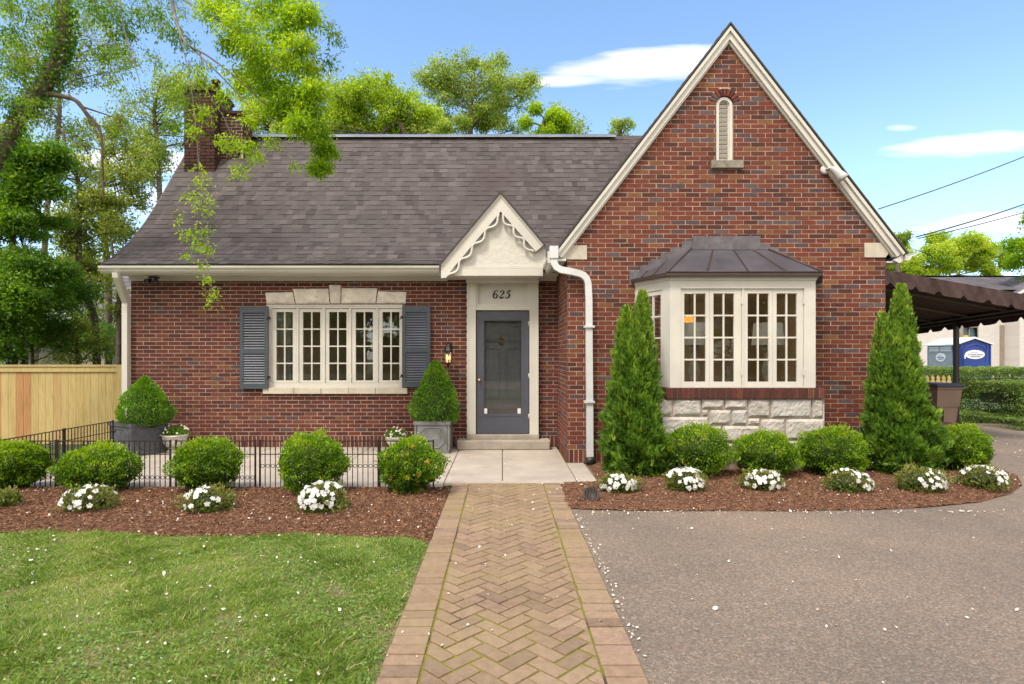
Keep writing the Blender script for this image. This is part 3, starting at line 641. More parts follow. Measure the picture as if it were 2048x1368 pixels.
# crown moulding
for d, h in ((.012, .085), (.026, .05), (.04, .022)): mb.box(fL-.0, fR+d, 0, d, BZ1-h, BZ1-.001, fB)
Lw = math.hypot(fL-bayL, Y2-bayF)
frL = Fr((bayL, Y2, 0), (fL-bayL, bayF-Y2, 0), (-(Y2-bayF), -(fL-bayL), 0)); frRt = Fr((bayR, Y2, 0), (fR-bayR, bayF-Y2, 0), ((Y2-bayF), -(bayR-fR), 0))
t0, t1 = .2*Lw, .80*Lw
for fr_ in (frL, frRt):
    mb.box(0, t0, -T, 0, BZ0, BZ1, fr_); mb.box(t1, Lw-.0, -T, 0, BZ0, BZ1, fr_); mb.box(t0, t1, -T, -.001, zo1, BZ1, fr_); mb.box(t0, t1, -T, -.001, BZ0, BZ0+.012, fr_)
    for d, h in ((.012, .085), (.026, .05), (.04, .022)): mb.box(.0, Lw, 0, d, BZ1-h, BZ1-.001, fr_)
bay = mb.build('bay_window', M['cream'], house)
zg0, zg1 = bz(763.5), bz(586.5)
for (a, b, gs) in ((uL0, uL1, ((1369, 1412), (1427.5, 1469))), (uR0, uR1, ((1496, 1538.5), (1554, 1595)))):
    cs = (a+.004, (bx(gs[0][1])+bx(gs[1][0]))/2, b-.004)
    for k in (0, 1):
        mb = MB(); sash(mb, fB, cs[k]+(.0015 if k else 0), cs[k+1]-(0 if k else .0015), BZ0+.014, zo1-.004, 2, 4, bx(gs[k][0]), bx(gs[k][1]), zg0, zg1, d=-.05); mb.build('sash', M['cream'], bay)
        mb = MB(); mb.box(bx(gs[k][0])-.01, bx(gs[k][1])+.01, -.034, -.030, zg0-.01, zg1+.01, fB); mb.build('pane', M['glass'], bay)
    for z in (1.32, 2.3): mb = MB(); mb.box(b-.012, b+.006, -.012, .012, z, z+.09, fB); mb.build('hinge', M['cream'], bay)
for fr_ in (frL, frRt):
    mb = MB(); sash(mb, fr_, t0+.003, t1-.003, BZ0+.014, zo1-.004, 2, 4, .27*Lw, .73*Lw, zg0, zg1, d=-.05); mb.build('sash', M['cream'], bay)
    mb = MB(); mb.box(.26*Lw, .74*Lw, -.034, -.030, zg0-.01, zg1+.01, fr_); mb.build('pane', M['glass'], bay)
# brick rowlock sill of the bay and its rock faced base
def bay_ring(e): return [(bayL-e*.9, Y2), (fL-e*.75, bayF-e), (fR+e*.75, bayF-e), (bayR+e*.9, Y2)]
sz1 = BZ0; sz0 = bz(796.5)
mb = MB(); ring = bay_ring(.10)
for (a, b) in zip(ring[:-1], ring[1:]):
    A, B_ = Vector((*a, 0)), Vector((*b, 0)); L_ = (B_-A).length; u = (B_-A)/L_; dn = Vector((u.y, -u.x, 0)); fr_ = Fr(A, u, dn); n = round(L_/.073); w = L_/n
    for i in range(n):
        mb.bbox(i*w+.004, (i+1)*w-.004, -.0+R.uniform(-.004, .002), -.19, sz0, sz1-.004, .006, Fr(A, u, -dn), R.choice((.05, .2, .35, .5, .62, .9, .15))) if 0 else mb.box(i*w+.004, (i+1)*w-.004, -.19, .0+R.uniform(-.003, .003), sz0+.002, sz1-.005+R.uniform(-.002, 0), fr_, R.choice((.05, .2, .35, .5, .2, .9, .15)))
mb.build('bay_sill', M['brick_dark'], house)
mb = MB(); r2 = bay_ring(.09); mb.add([(x, y, z) for z in (sz0+.004, sz1-.009) for x, y in r2], [(3, 2, 1, 0), (4, 5, 6, 7), (0, 1, 5, 4), (1, 2, 6, 5), (2, 3, 7, 6)]); mb.build('sill_mortar', M['mortar'], house)
rows = [[(1312, 1346), (1347, 1403), (1404.5, 1448, 796.5, 818), (1450, 1495, 796.5, 818), (1496.5, 1541), (1542.5, 1624), (1626, 1645)],]
st = []  # stones in photo coordinates of the base front: x0,x1,y0,y1
st += [(1312, 1345.5, 798, 832), (1347.5, 1403, 798, 832), (1405, 1449, 798, 818), (1451, 1495.5, 798, 818), (1497.5, 1541, 798, 835), (1543, 1624, 798, 836), (1626, 1648, 798, 836)]
st += [(1405, 1417.5, 820, 832), (1312, 1418, 834, 873), (1420, 1463, 820, 850), (1465, 1495.5, 820, 850), (1420, 1444, 852, 873), (1446, 1520, 852, 885), (1497.5, 1521, 837, 850), (1523, 1571, 838, 885), (1573, 1650, 838, 880)]
st += [(1312, 1360, 875, 915), (1362, 1444, 875, 915), (1446, 1500, 887, 915), (1502, 1571, 887, 915), (1573, 1650, 882, 915)]
mb = MB(); bY = bayF-.07; q = lambda x: (x-CX)*bY/F; w = lambda y: H-(y-CY)*bY/F
xl, xr = q(1310), q(1647)
for (x0, x1, y0, y1) in st:
    a, b, c, d = q(x0)+.002, q(x1)-.002, max(w(y1)+.002, -.02), w(y0)-.002
    nx, nz = max(3, int((b-a)/.03)), max(3, int((d-c)/.03)); vs = []; ph = R.uniform(0, 9); tn = R.random()
    for j in range(nz+1):
        for i in range(nx+1):
            s_, t_ = i/nx, j/nz; ed = min(s_*(b-a), (1-s_)*(b-a), t_*(d-c), (1-t_)*(d-c)); dd = min(1, ed/.03)*(.028+.007*math.sin(ph+s_*5+t_*3)+R.uniform(-.004, .004))
            vs.append((a+(b-a)*s_, bY+.02-dd, c+(d-c)*t_))
    nb = len(vs); vs += [(u, bY+.06, z) for u, _, z in vs]; fs = [(j*(nx+1)+i, j*(nx+1)+i+1, (j+1)*(nx+1)+i+1, (j+1)*(nx+1)+i) for j in range(nz) for i in range(nx)]
    bd = [i for i in range(nx+1)]+[j*(nx+1)+nx for j in range(1, nz+1)]+[nz*(nx+1)+i for i in range(nx-1, -1, -1)]+[j*(nx+1) for j in range(nz-1, 0, -1)]
    fs += [(bd[k], bd[k]+nb, bd[(k+1) % len(bd)]+nb, bd[(k+1) % len(bd)]) for k in range(len(bd))]; mb.add(vs, fs, tn)
# the two returns of the base, plain coursed blocks
for (A, B_) in (((bayL-.08, Y2), (xl, bY+.02)), ((xr, bY+.02), (bayR+.06, Y2))):
    A, B_ = Vector((*A, 0)), Vector((*B_, 0)); L_ = (B_-A).length; u = (B_-A)/L_; fr_ = Fr(A, u, (u.y, -u.x, 0))
    for r_, (z0, z1) in enumerate(((-.02, .3), (.304, .6), (.604, sz0-.004))):
        c_ = L_*(.45 if r_ % 2 else .62); mb.box(.0, c_-.004, -.06, .02, z0, z1, fr_, R.random()); mb.box(c_, L_-.012, -.06, .024, z0, z1, fr_, R.random())
base = mb.build('stone_base', M['limestone'], house)
mb = MB(); mb.add([(x, y, z) for z in (-.02, sz0-.002) for x, y in ((bayL-.04, Y2), (xl+.015, bY+.03), (xr-.015, bY+.03), (bayR+.03, Y2))], [(3, 2, 1, 0), (4, 5, 6, 7), (0, 1, 5, 4), (1, 2, 6, 5), (2, 3, 7, 6)]); mb.build('mortar', M['mortar'], base)
# bay roof
ez = bz(546.5)+.0; er = [(bayL-.07, Y2), (2.225, bayF-.09), (4.345, bayF-.09), (bayR+.14, Y2)]; tz = H-(498.7-CY)/S2; tp = [(2.80, Y2-.012), (3.925, Y2-.012)]
mb = MB(); e = [(x, y, ez) for x, y in er]; t = [(x, y, tz) for x, y in tp]; v = e+t
mb.add(v, [(0, 1, 4), (1, 2, 5, 4), (2, 3, 5)]); roofb = mb.build('bay_roof', M['copper'], house)
mb = MB(); mb.add([(x, y, z) for z in (ez-.045, ez-.003) for x, y in er], [(3, 2, 1, 0), (0, 1, 5, 4), (1, 2, 6, 5), (2, 3, 7, 6), (4, 5, 6, 7)]); mb.build('drip_edge', M['copper_edge'], roofb)
mb = MB(); E = [Vector(p)+Vector((0, 0, .008)) for p in e]; Tt = [Vector(p)+Vector((0, 0, .008)) for p in t]
lerp = lambda a, b, k: a+(b-a)*k
for a, b in ((E[1], Tt[0]), (E[2], Tt[1])): mb.tube([a, b], .014, 6)
for ta, tb in ((.29, .245), (.555, .52), (.80, .80)):
    mb.tube([lerp(E[1], E[2], tb if 0 else ta-.03), lerp(Tt[0], Tt[1], ta)], .012, 4, smooth=False)
for k in (.33, .66): mb.tube([lerp(E[0], E[1], k), lerp(E[0], Tt[0], .0)+ (Tt[0]-E[0])*(k*.86)], .011, 4, smooth=False)
for k in (.33, .66): mb.tube([lerp(E[3], E[2], k), E[3]+(Tt[1]-E[3])*(k*.86)], .011, 4, smooth=False)
mb.tube([E[1], E[2]], .009, 4)
mb.build('standing_seam', M['copper_edge'], roofb)
mb = MB(); mb.box((1385-CX)/S2, (1519-CX)/S2, Y2-.03, Y2-.009, tz-.01, H-(473-CY)/S2); mb.box((1382-CX)/S2, (1534-CX)/S2, Y2-.045, Y2-.031, tz-.012, tz+.035)
def steps(x0, z0, x1, z1, n):
    for i in range(n):
        a, b = x0+(x1-x0)*i/n, x0+(x1-x0)*(i+1)/n; zt = z0+(z1-z0)*(i+1)/n; mb.box(min(a, b)-.01, max(a, b)+.01, Y2-.014-.001*i, Y2-.009, min(z0+(z1-z0)*i/n, zt)-.12, zt)
steps((1260-CX)/S2, ez+.04, (1385-CX)/S2, H-(483-CY)/S2, 6); steps((1642-CX)/S2, ez+.02, (1521-CX)/S2, H-(487-CY)/S2, 7)
mb.build('step_flashing', M['flash'], roofb)
mb = MB(); room(mb, 1.15, XR-.15, Y2+.16, 12.8, .3, 2.74, None, (Y2+.35, Y2+2.2)); trap = [(bayL+.09, Y2+.16), (bayL+.09, Y2), (fL+.05, bayF+.075), (fR-.05, bayF+.075), (bayR-.09, Y2), (bayR-.09, Y2+.16)]
for za, zb in ((BZ0-.06, BZ0), (2.66, 2.70)): mb.add([(x, y, z) for z in (za, zb) for x, y in trap], [(5, 4, 3, 2, 1, 0), (6, 7, 8, 9, 10, 11)]+[(i, (i+1) % 6, 6+(i+1) % 6, 6+i) for i in range(6)])
if 1: mb.build('room_lining', M['room'], house)

# ---- entrance
fD = Fr((0, Y1, 0), (1, 0, 0), (0, -1, 0)); Yd = 10.16; dx_ = lambda x: (x-CX)*Yd/F; dz_ = lambda y: H-(y-CY)*Yd/F
mb = MB(); pz0 = .235; zt = 2.90
mb.box(dx_(934), dx_(951.5), -.1, .10, pz0, zt, fD); mb.box(dx_(1059), dx_(1077), -.1, .10, pz0, zt, fD)
mb.box(dx_(951.5), dx_(1059), -.1, .02, dz_(608), dz_(561), fD)            # number panel ground
for a, b, c, d_, p_ in ((951.5, 1059, 568.0, 559, .09), (951.5, 1059, 620, 614, .095), (951.5, 1059, 614, 608, .075), (951.5, 955.5, 608, 568, .08), (1056, 1059, 608, 568, .08)):
    mb.box(dx_(a), dx_(b), .0, p_, dz_(c)+.0005, dz_(d_), fD)
mb.box(dx_(934), dx_(937), .1, .112, pz0, zt-.05, fD); mb.box(dx_(1074), dx_(1077), .1, .112, pz0, zt-.05, fD)
mb.box(dx_(951.5), dx_(1059), -.1, .0, dz_(623), dz_(614), fD)
mb.build('door_surround', M['cream'], house)
# numbers: calligraphic strokes
def ribbon(mb, pts, ws, fr, d0=.02, d1=.034):
    m = 24; P = [Vector((p[0], p[1])) for p in pts]; out = []
    def cat(k, t):
        p0, p1, p2, p3 = P[max(k-1, 0)], P[k], P[k+1], P[min(k+2, len(P)-1)]
        return .5*((2*p1)+(p2-p0)*t+(2*p0-5*p1+4*p2-p3)*t*t+(3*p1-p0-3*p2+p3)*t**3)
    ctr = []; wd = []
    for k in range(len(P)-1):
        for i in range(6 if k < len(P)-2 else 7): t = i/6; ctr.append(cat(k, t)); wd.append(ws[k]*(1-t)+ws[k+1]*t)
    L_, R_ = [], []
    for i, c in enumerate(ctr):
        tg = (ctr[min(i+1, len(ctr)-1)]-ctr[max(i-1, 0)]).normalized(); nn = Vector((-tg.y, tg.x)); L_.append(c+nn*wd[i]/2); R_.append(c-nn*wd[i]/2)
    n = len(ctr); vs = [fr.p(q.x, d, q.y) for d in (d1, d0) for q in L_+R_]
    fs = [(i, i+1, n+i+1, n+i) for i in range(n-1)]; fs += [(2*n+i, 3*n+i, 3*n+i+1, 2*n+i+1) for i in range(n-1)]; fs += [(i, 2*n+i, 2*n+i+1, i+1) for i in range(n-1)]+[(n+i, n+i+1, 3*n+i+1, 3*n+i) for i in range(n-1)]
    mb.add(vs, fs)
def digit(ch, cx, cz, h):
    mb = MB(); it = .16; tr = lambda pts: [(cx+(x+it*y)*h, cz+y*h) for x, y in pts]; ww = lambda l: [q*h*1.35 for q in l]
    if ch == '6':
        ribbon(mb, tr([(.20, .38), (.16, .46), (.02, .50), (-.14, .38), (-.24, .10), (-.25, -.20), (-.16, -.44), (0, -.5), (.16, -.42), (.23, -.20), (.17, .0), (.02, .06), (-.14, -.02), (-.23, -.2)]), ww([.12, .08, .06, .10, .16, .17, .12, .06, .10, .17, .11, .05, .05, .04]), fD)
    if ch == '2':
        ribbon(mb, tr([(-.20, .26), (-.20, .38), (-.06, .50), (.12, .46), (.22, .30), (.16, .12), (.0, -.08), (-.18, -.30), (-.28, -.46)]), ww([.16, .12, .05, .08, .16, .15, .08, .05, .05]), fD)
        ribbon(mb, tr([(-.28, -.44), (-.12, -.40), (.06, -.46), (.20, -.44), (.28, -.28)]), ww([.06, .13, .15, .11, .04]), fD)
    if ch == '5':
        ribbon(mb, tr([(-.14, .47), (.06, .43), (.20, .46), (.27, .50)]), ww([.08, .14, .12, .04]), fD)
        ribbon(mb, tr([(-.14, .46), (-.18, .26), (-.20, .08)]), ww([.05, .05, .05]), fD)
        ribbon(mb, tr([(-.20, .06), (-.04, .15), (.12, .08), (.20, -.12), (.12, -.36), (-.06, -.5), (-.22, -.44), (-.24, -.30)]), ww([.04, .06, .11, .17, .14, .06, .09, .15]), fD)
    mb.build('house_number', M['number'], house)
for ch, x in (('6', 991.2), ('2', 1003.6), ('5', 1016.3)): digit(ch, dx_(x), dz_(588), .132)
# screen door: frame, glass, and the panelled door behind it
door = empty('door', (0, 0, 0), None, None); door.parent = house
for nm in ('label', 'category'):
    if nm in door: del door[nm]
a, b, c, d_ = dx_(953), dx_(1057.5), .24, dz_(623.5); ga, gb, gc, gd = dx_(967), dx_(1044), dz_(829.5), dz_(640)
mb = MB(); mb.box(a, ga, .01, .055, c, d_, fD); mb.box(gb, b, .01, .055, c, d_, fD); mb.box(ga, gb, .01, .0545, c, gc, fD); mb.box(ga, gb, .01, .0545, gd, d_, fD)
for i_, o_ in (((ga, ga+.012), 1), ((gb-.012, gb), 1)): mb.box(i_[0], i_[1], .03, .048, gc, gd, fD)
mb.box(ga, gb, .03, .047, gc, gc+.012, fD); mb.box(ga, gb, .03, .047, gd-.012, gd, fD)
mb.box(ga-.05, gb+.05, .055, .060, gc-.035, gc-.028, fD); mb.box(a+.01, b-.01, .055, .063, c, c+.03, fD)
mb.build('door_frame', M['door'], door)
mb = MB(); mb.box(ga-.01, gb+.01, .036, .040, gc-.01, gd+.01, fD); mb.build('door_glass', M['doorglass'], door)
mb = MB(); mb.box(a, b, -.075, -.045, c, d_, fD); cxm = (ga+gb)/2
def panel(x0, x1, z0, z1):
    for p0, p1, q0, q1 in ((x0, x1, z0, z0+.02), (x0, x1, z1-.02, z1), (x0, x0+.02, z0+.02, z1-.02), (x1-.02, x1, z0+.02, z1-.02)): mb.box(p0, p1, -.045, -.016, q0, q1, fD)
    mb.bbox(x0+.03, x1-.03, -.034, -.05, z0+.03, z1-.03, .0) if 0 else mb.box(x0+.03, x1-.03, -.045, -.034, z0+.03, z1-.03, fD)
for z0, z1 in ((.40, .50+.18), (.84, 1.73), (1.84, 2.12)):
    panel(ga+.0, cxm-.05, z0, z1); panel(cxm+.05, gb-.0, z0, z1)
mb.build('inner_door', M['inner_door'], door)
mb = MB(); kx, kz = dx_(1002.5), dz_(680); mb.lathe([(.0, .0), (.022, .004), (.025, .014), (.0, .02)], n=12, fr=Fr(fD.p(kx, -.044, kz+.035), (1, 0, 0), (0, 0, 1), (0, -1, 0)))
mb.tube([fD.p(kx+.045*math.sin(t), -.022, kz-.005-.06*math.cos(t)*(1 if abs(t) < 1.6 else .6)) for t in np.linspace(-2.6, 2.6, 17)], .007, 6); mb.lathe([(.0, 0), (.03, .005), (.0, .014)], n=10, fr=Fr(fD.p(kx, -.044, kz-.06), (1, 0, 0), (0, 0, 1), (0, -1, 0)))
for s_ in (-1, 1): mb.tube([fD.p(kx, -.03, kz+.03), fD.p(kx+s_*.04, -.03, kz+.04), fD.p(kx+s_*.045, -.03, kz+.01)], .009, 6)
mb.build('door_knocker', M['brass'], door)
mb = MB(); mb.lathe([(.022, 0), (.022, .006), (.009, .008), (.009, .03), (.022, .036), (.026, .05), (.02, .062), (.0, .066)], n=14, fr=Fr(fD.p(dx_(958.5), .055, dz_(760)), (1, 0, 0), (0, 0, 1), (0, -1, 0))); mb.build('door_knob', M['brass'], door)
for x in (971, 1038.5):
    mb = MB(); mb.bbox(0, .056, -.006, 0, 0, .09, .003, Fr(fD.p(dx_(x)-.028, .041, dz_(828)), (1, 0, 0), (0, 1, 0))); mb.bbox(.018, .038, -.008, -.004, .02, .07, .002, Fr(fD.p(dx_(x)-.028, .041, dz_(828)), (1, 0, 0), (0, 1, 0))); mb.build('pet_guard', M['whiteplastic'], door)
for z in (.5, 1.2, 2.1):
    mb = MB(); mb.tube([fD.p(b+.004, .06, z), fD.p(b+.004, .06, z+.08)], .009, 8); mb.build('door_hinge', M['cream'], door)
mb = MB(); mb.box(-.62, .62, 10.345, 10.6, 0, 2.9); mb.build('hall_lining', M['room'], house)
# portico gable
PY = 9.72; sp = F/PY; pxx = lambda x: (x-CX)/sp; pzz = lambda y: H-(y-CY)/sp
pax, paz = pxx(1001.5), pzz(389)
mb = MB(); mb.prism([(pxx(905), pzz(536)), (pxx(1092), pzz(536)), (pxx(1092), pzz(500)), (pax, paz-.08)], PY+.05, PY+.09); mb.build('tympanum', M['stucco'], house)
mb = MB(); mb.box(pxx(893), pxx(1086), PY+.02, PY+.3, pzz(551), pzz(536.5)); mb.box(pxx(895), pxx(1086), PY+.03, PY+.049, pzz(536), pzz(531.5))
mb.box(pxx(885), pxx(1086), PY+.06, Y1-.01, 2.905, 2.918); mb.box(pxx(930), pxx(1080), PY+.28, Y1-.05, pzz(559), 2.904); mb.build('portico_beam', M['cream'], house)
def barge(sgn, ex_):
    ang = (paz-pzz(531))/(pax-pxx(882)); d = Vector((sgn, 0, -ang)).normalized(); nrm = Vector((sgn*ang, 0, 1)).normalized(); fr_ = Fr((pax, PY, paz), d, (0, -1, 0), nrm); LL = math.hypot(ex_, ex_*ang)
    wid = .185
    pol = [(0, 0), (LL, 0), (LL, -wid*.9) if sgn > 0 else (LL+.0, -.05), (0+wid*ang, -wid)]
    if sgn < 0: pol = [(0, 0), (LL, 0), (LL+.16, -.14), (LL+.10, -.20), (LL-.10, -wid), (wid*ang, -wid)]
    mbb = MB(); mbb.prism(pol, 0, .035, fr_); 
    mbb.add([fr_.p(*q) for q in ((0, .035, 0), (LL, .035, 0), (LL, .055, 0), (0, .055, 0), (.035*ang, .035, -.035), (LL, .035, -.035), (LL, .05, -.03), (.03*ang, .05, -.03))], [(3, 2, 6, 7), (7, 6, 5, 4), (0, 3, 7, 4), (1, 5, 6, 2), (0, 1, 2, 3)])
    bb = mbb.build('bargeboard', M['cream'], house)
    # scalloped bead: waves that bulge away and touch the board between bulges
    mt = MB(); n = 4 if sgn < 0 else 3; s0, s1 = .27, LL+(.06 if sgn < 0 else -.02); per = (s1-s0)/n
    pts = []
    for i in range(n):
        for k in range(10):
            t = k/10
            off = .004+.075*(.5-.5*math.cos(2*math.pi*t))**1.5
            pts.append((s0+(i+t)*per-.02*math.sin(2*math.pi*t), -wid-off))
    pts.append((s1, -wid-.02)); mt.tube([fr_.p(u, .018, z) for u, z in pts], .021, 8, sq=None)
    # web behind the touching stretches keeps the slots open only in the bulges
    mt.build('scalloped_bead', M['cream'], bb)
    mr = MB(); mr.prism([(-.0, .0), (LL+.02, .0), (LL+.02, .022), (-.022*ang, .022)], -1.2 if 0 else -.02, .075, fr_); mr.build('roof_edge', M['shingle'], house)
    # roof slope running back into the main roof
    LL2 = LL; upv = -d; o = Vector((pax, PY-.07, paz+.03))+d*LL2; fr3 = Fr(o, (0, 1, 0), nrm, upv); m2 = MB(); shingles(house, 'portico_roof', fr3, 1.9, LL2, seed=40+sgn)
    m2.box(.02, 1.9, -.03, -.002, 0, LL2, fr3); m2.build('roof_deck', M['core'], house)
barge(-1, pax-pxx(882)); barge(1, pxx(1087)-pax)
# ---------------------------------------------------------------- ground, path, beds
def sheet(name, poly, z, mat, step=None):
    mb = MB(); mb.add([(x, y, z) for x, y in poly], [tuple(range(len(poly)))]); o = mb.build(name, mat); return tag(o, kind='structure')
sheet('ground', [(-400, -200), (400, -200), (400, 600), (-400, 600)], -.055, M['ground'])
LW = (-.625, .719)
def inpoly(x, y, poly):
    ins = np.zeros(x.shape, bool); n = len(poly)
    for i in range(n):
        x0, y0 = poly[i-1]; x1, y1 = poly[i]
        c = ((y0 > y) != (y1 > y)) & (x < (x1-x0)*(y-y0)/(y1-y0+1e-12)+x0); ins ^= c
    return ins
def edge_dist(x, y, poly):
    d = np.full(x.shape, 1e9)
    for i in range(len(poly)):
        a = np.array(poly[i-1]); b = np.array(poly[i]); ab = b-a; t = np.clip(((x-a[0])*ab[0]+(y-a[1])*ab[1])/(ab@ab+1e-12), 0, 1)
        d = np.minimum(d, np.hypot(x-a[0]-t*ab[0], y-a[1]-t*ab[1]))
    return d
def wav(x, y, s=1.0, ph=0.):
    return (np.sin(x*3.1*s+ph)*np.cos(y*2.7*s+1.3*ph)+.6*np.sin(x*7.3*s+y*4.1*s+ph)+.4*np.sin(x*13.7*s-y*11.3*s+2*ph))/2
def terrain(name, poly, st, hf, mat):
    xs = [p[0] for p in poly]; ys = [p[1] for p in poly]; gx = np.arange(min(xs), max(xs)+st, st); gy = np.arange(min(ys), max(ys)+st, st)
    X, Y = np.meshgrid(gx, gy); nx = len(gx); d = edge_dist(X, Y, poly); ins = inpoly(X, Y, poly); dd = np.where(ins, d, -d); Z = hf(X, Y, dd)
    cc = inpoly((X[:-1, :-1]+X[1:, 1:])/2, (Y[:-1, :-1]+Y[1:, 1:])/2, poly); idx = np.argwhere(cc); i, j = idx[:, 0], idx[:, 1]
    q = np.stack([i*nx+j, i*nx+j+1, (i+1)*nx+j+1, (i+1)*nx+j], 1); V = np.stack([X.ravel(), Y.ravel(), Z.ravel()], 1)
    used, inv = np.unique(q, return_inverse=True); me = bpy.data.meshes.new(name); me.from_pydata(V[used].tolist(), [], inv.reshape(q.shape).tolist()); me.polygons.foreach_set('use_smooth', [True]*len(me.polygons))
    return tag(link(name, me, mat), kind='structure')
bedL = [(-10, 7.13), (-.635, 7.13), (-.635, 5.02), (-.78, 5.18), (-1.5, 5.25), (-2.5, 5.22), (-3.6, 5.30), (-5, 5.33), (-10, 5.35)]
gg = lambda l: [tuple(gnd(x, y)[:2]) for x, y in l]
bedR = [(.73, 7.40)]+gg([(1133, 1014), (1200, 1017), (1400, 1019), (1600, 1019), (1750, 1017), (1850, 1012), (1960, 1001), (2020, 985), (2045, 968), (2035, 950), (1990, 935), (1965, 905), (1900, 878), (1840, 872)])+[(5.69, 10.8), (5.69, 8.78), (1.26, 8.78), (1.22, 7.46)]
def bed_h(x, y, d): return -.012+np.clip(d, -.02, .22)*.22+.007*wav(x, y, 2)+np.random.default_rng(4).uniform(-.006, .006, x.shape)
terrain('mulch_bed', bedL, .022, bed_h, M['mulch']); terrain('mulch_bed', bedR, .022, bed_h, M['mulch'])
hz = lambda x, y, poly: -.012+np.clip(edge_dist(x, y, poly), 0, .22)*.22
def chips(name, poly, n, seed):
    g = np.random.default_rng(seed); xs = [p[0] for p in poly]; ys = [p[1] for p in poly]; x = g.uniform(min(xs), max(xs), n*2); y = min(ys)+(max(ys)-min(ys))*g.uniform(0, 1, n*2)**1.25
    k = inpoly(x, y, poly) & (x > -6.9); x, y = x[k][:n], y[k][:n]; c = np.stack([x, y, hz(x, y, poly)+g.uniform(.004, .018, len(x))], 1)
    ax = g.normal(size=c.shape); ax[:, 2] *= .35; L_ = g.uniform(.012, .055, len(x)); v = leaf_quads(c, ax, L_, g.uniform(.004, .012, len(x)), g)
    tag(np_mesh(name, v, 4, g.random(len(x)), M['chip']), 'loose brown bark mulch covering the planting bed', 'mulch', kind='stuff')
chips('bark_mulch', bedL, 42000, 1); chips('bark_mulch', bedR, 42000, 2)
scn.objects['bark_mulch']['label'] = 'loose brown bark mulch in the bed along the lawn'; scn.objects['bark_mulch.001']['label'] = 'loose brown bark mulch in the bed under the bay window'
# lawn
lawn = [(-11, 1.2), (-.628, 1.2), (-.628, 5.05), (-.8, 5.20), (-1.5, 5.28), (-2.5, 5.25), (-3.6, 5.33), (-5, 5.36), (-11, 5.38)]
def lawn_h(x, y, d): return -.016+np.clip(d, 0, .3)*.03+.006*wav(x, y, .9)
terrain('lawn', lawn, .06, lawn_h, M['soil'])
def grass():
    g = np.random.default_rng(9); n = 330000; x = -.625-7.2*g.uniform(0, 1, n); y = 2.0+3.34*g.uniform(0, 1, n)
    k = inpoly(x, y, lawn) & (np.abs(x) < 1.1*y+1.3); x, y = x[k], y[k]; bare = wav(x*1.3+3, y*1.9, 1.5, .7)+g.normal(0, .3, len(x))
    k = bare < .62; x, y = x[k], y[k]; n = len(x); tall = np.clip(wav(x, y*1.4, 1.1, 2.1)+.2, 0, 1); z = lawn_h(x, y, edge_dist(x, y, lawn))
    h = g.uniform(.010, .026, n)*(1+1.9*tall)*np.where(edge_dist(x, y, lawn) < .04, .6, 1); b = np.stack([x, y, z-.004], 1); lean = g.normal(0, 1.0, (n, 2)); flow = .35*np.stack([np.sin(x*2.3+y*3), np.cos(x*1.7-y*2.2)], 1)
    t = b.copy(); t[:, :2] += (lean+flow)*h[:, None]*.8; t[:, 2] += h; m_ = (b+t)/2; m_[:, 2] += h*.18
    a = g.uniform(0, math.pi, n); w = g.uniform(.0014, .0034, n); s = np.stack([np.cos(a)*w, np.sin(a)*w, 0*a], 1)
    v = np.stack([b-s, b+s, m_+s*.8, t, m_-s*.8], 1); tone = np.clip(g.normal(.42, .2, n)+.17*wav(x, y, .8, 5)+.12*wav(x, y, 2.1, 1)-.22*tall, 0, 1); tone[g.random(n) < .05] = 1
    o = np_mesh('grass', v, 5, tone, M['grass']); tag(o, 'short uneven green grass of the front lawn', 'grass', kind='stuff')
    n = 60000; x = -.64-7.2*g.uniform(0, 1, n); y = 2.0+3.34*g.uniform(0, 1, n); dn = wav(x*1.1, y, .7, 4.)+.35*(x > -2.6)+.15*(x > -1.7); k = inpoly(x, y, lawn) & (dn+g.normal(0, .3, n) > .1); x, y = x[k], y[k]; n = len(x)
    z = lawn_h(x, y, edge_dist(x, y, lawn))+g.uniform(.006, .026, n); c = np.stack([x, y, z], 1); out = []
    a = g.uniform(0, 6.28, n); nrm = unit(np.stack([g.normal(0, .35, n), g.normal(0, .35, n), np.ones(n)], 1)); e1 = unit(np.cross(nrm, np.stack([np.cos(a), np.sin(a), 0*a], 1))); e2 = np.cross(nrm, e1); r = g.uniform(.004, .0095, n)[:, None]
    v = np.stack([c+r*(e1*math.cos(t)+e2*math.sin(t)) for t in np.arange(6)*math.pi/3], 1)
    o = np_mesh('clover', v, 6, np.clip(g.normal(.5, .22, n), 0, 1), M['clover']); tag(o, 'small round clover leaves spread through the lawn', 'clover', kind='stuff')
grass()
# asphalt
drive = [(.722, -6), (16, -6), (16, 14.2), (13.5, 13.9), (12.0, 14.2), (10.5, 14.7), (5.7, 15.2), (5.7, 8.8), (.722, 8.8)]
def drive_h(x, y, d): return -.020+.006*wav(x, y, .5)
terrain('driveway', drive, .2, drive_h, M['asphalt'])
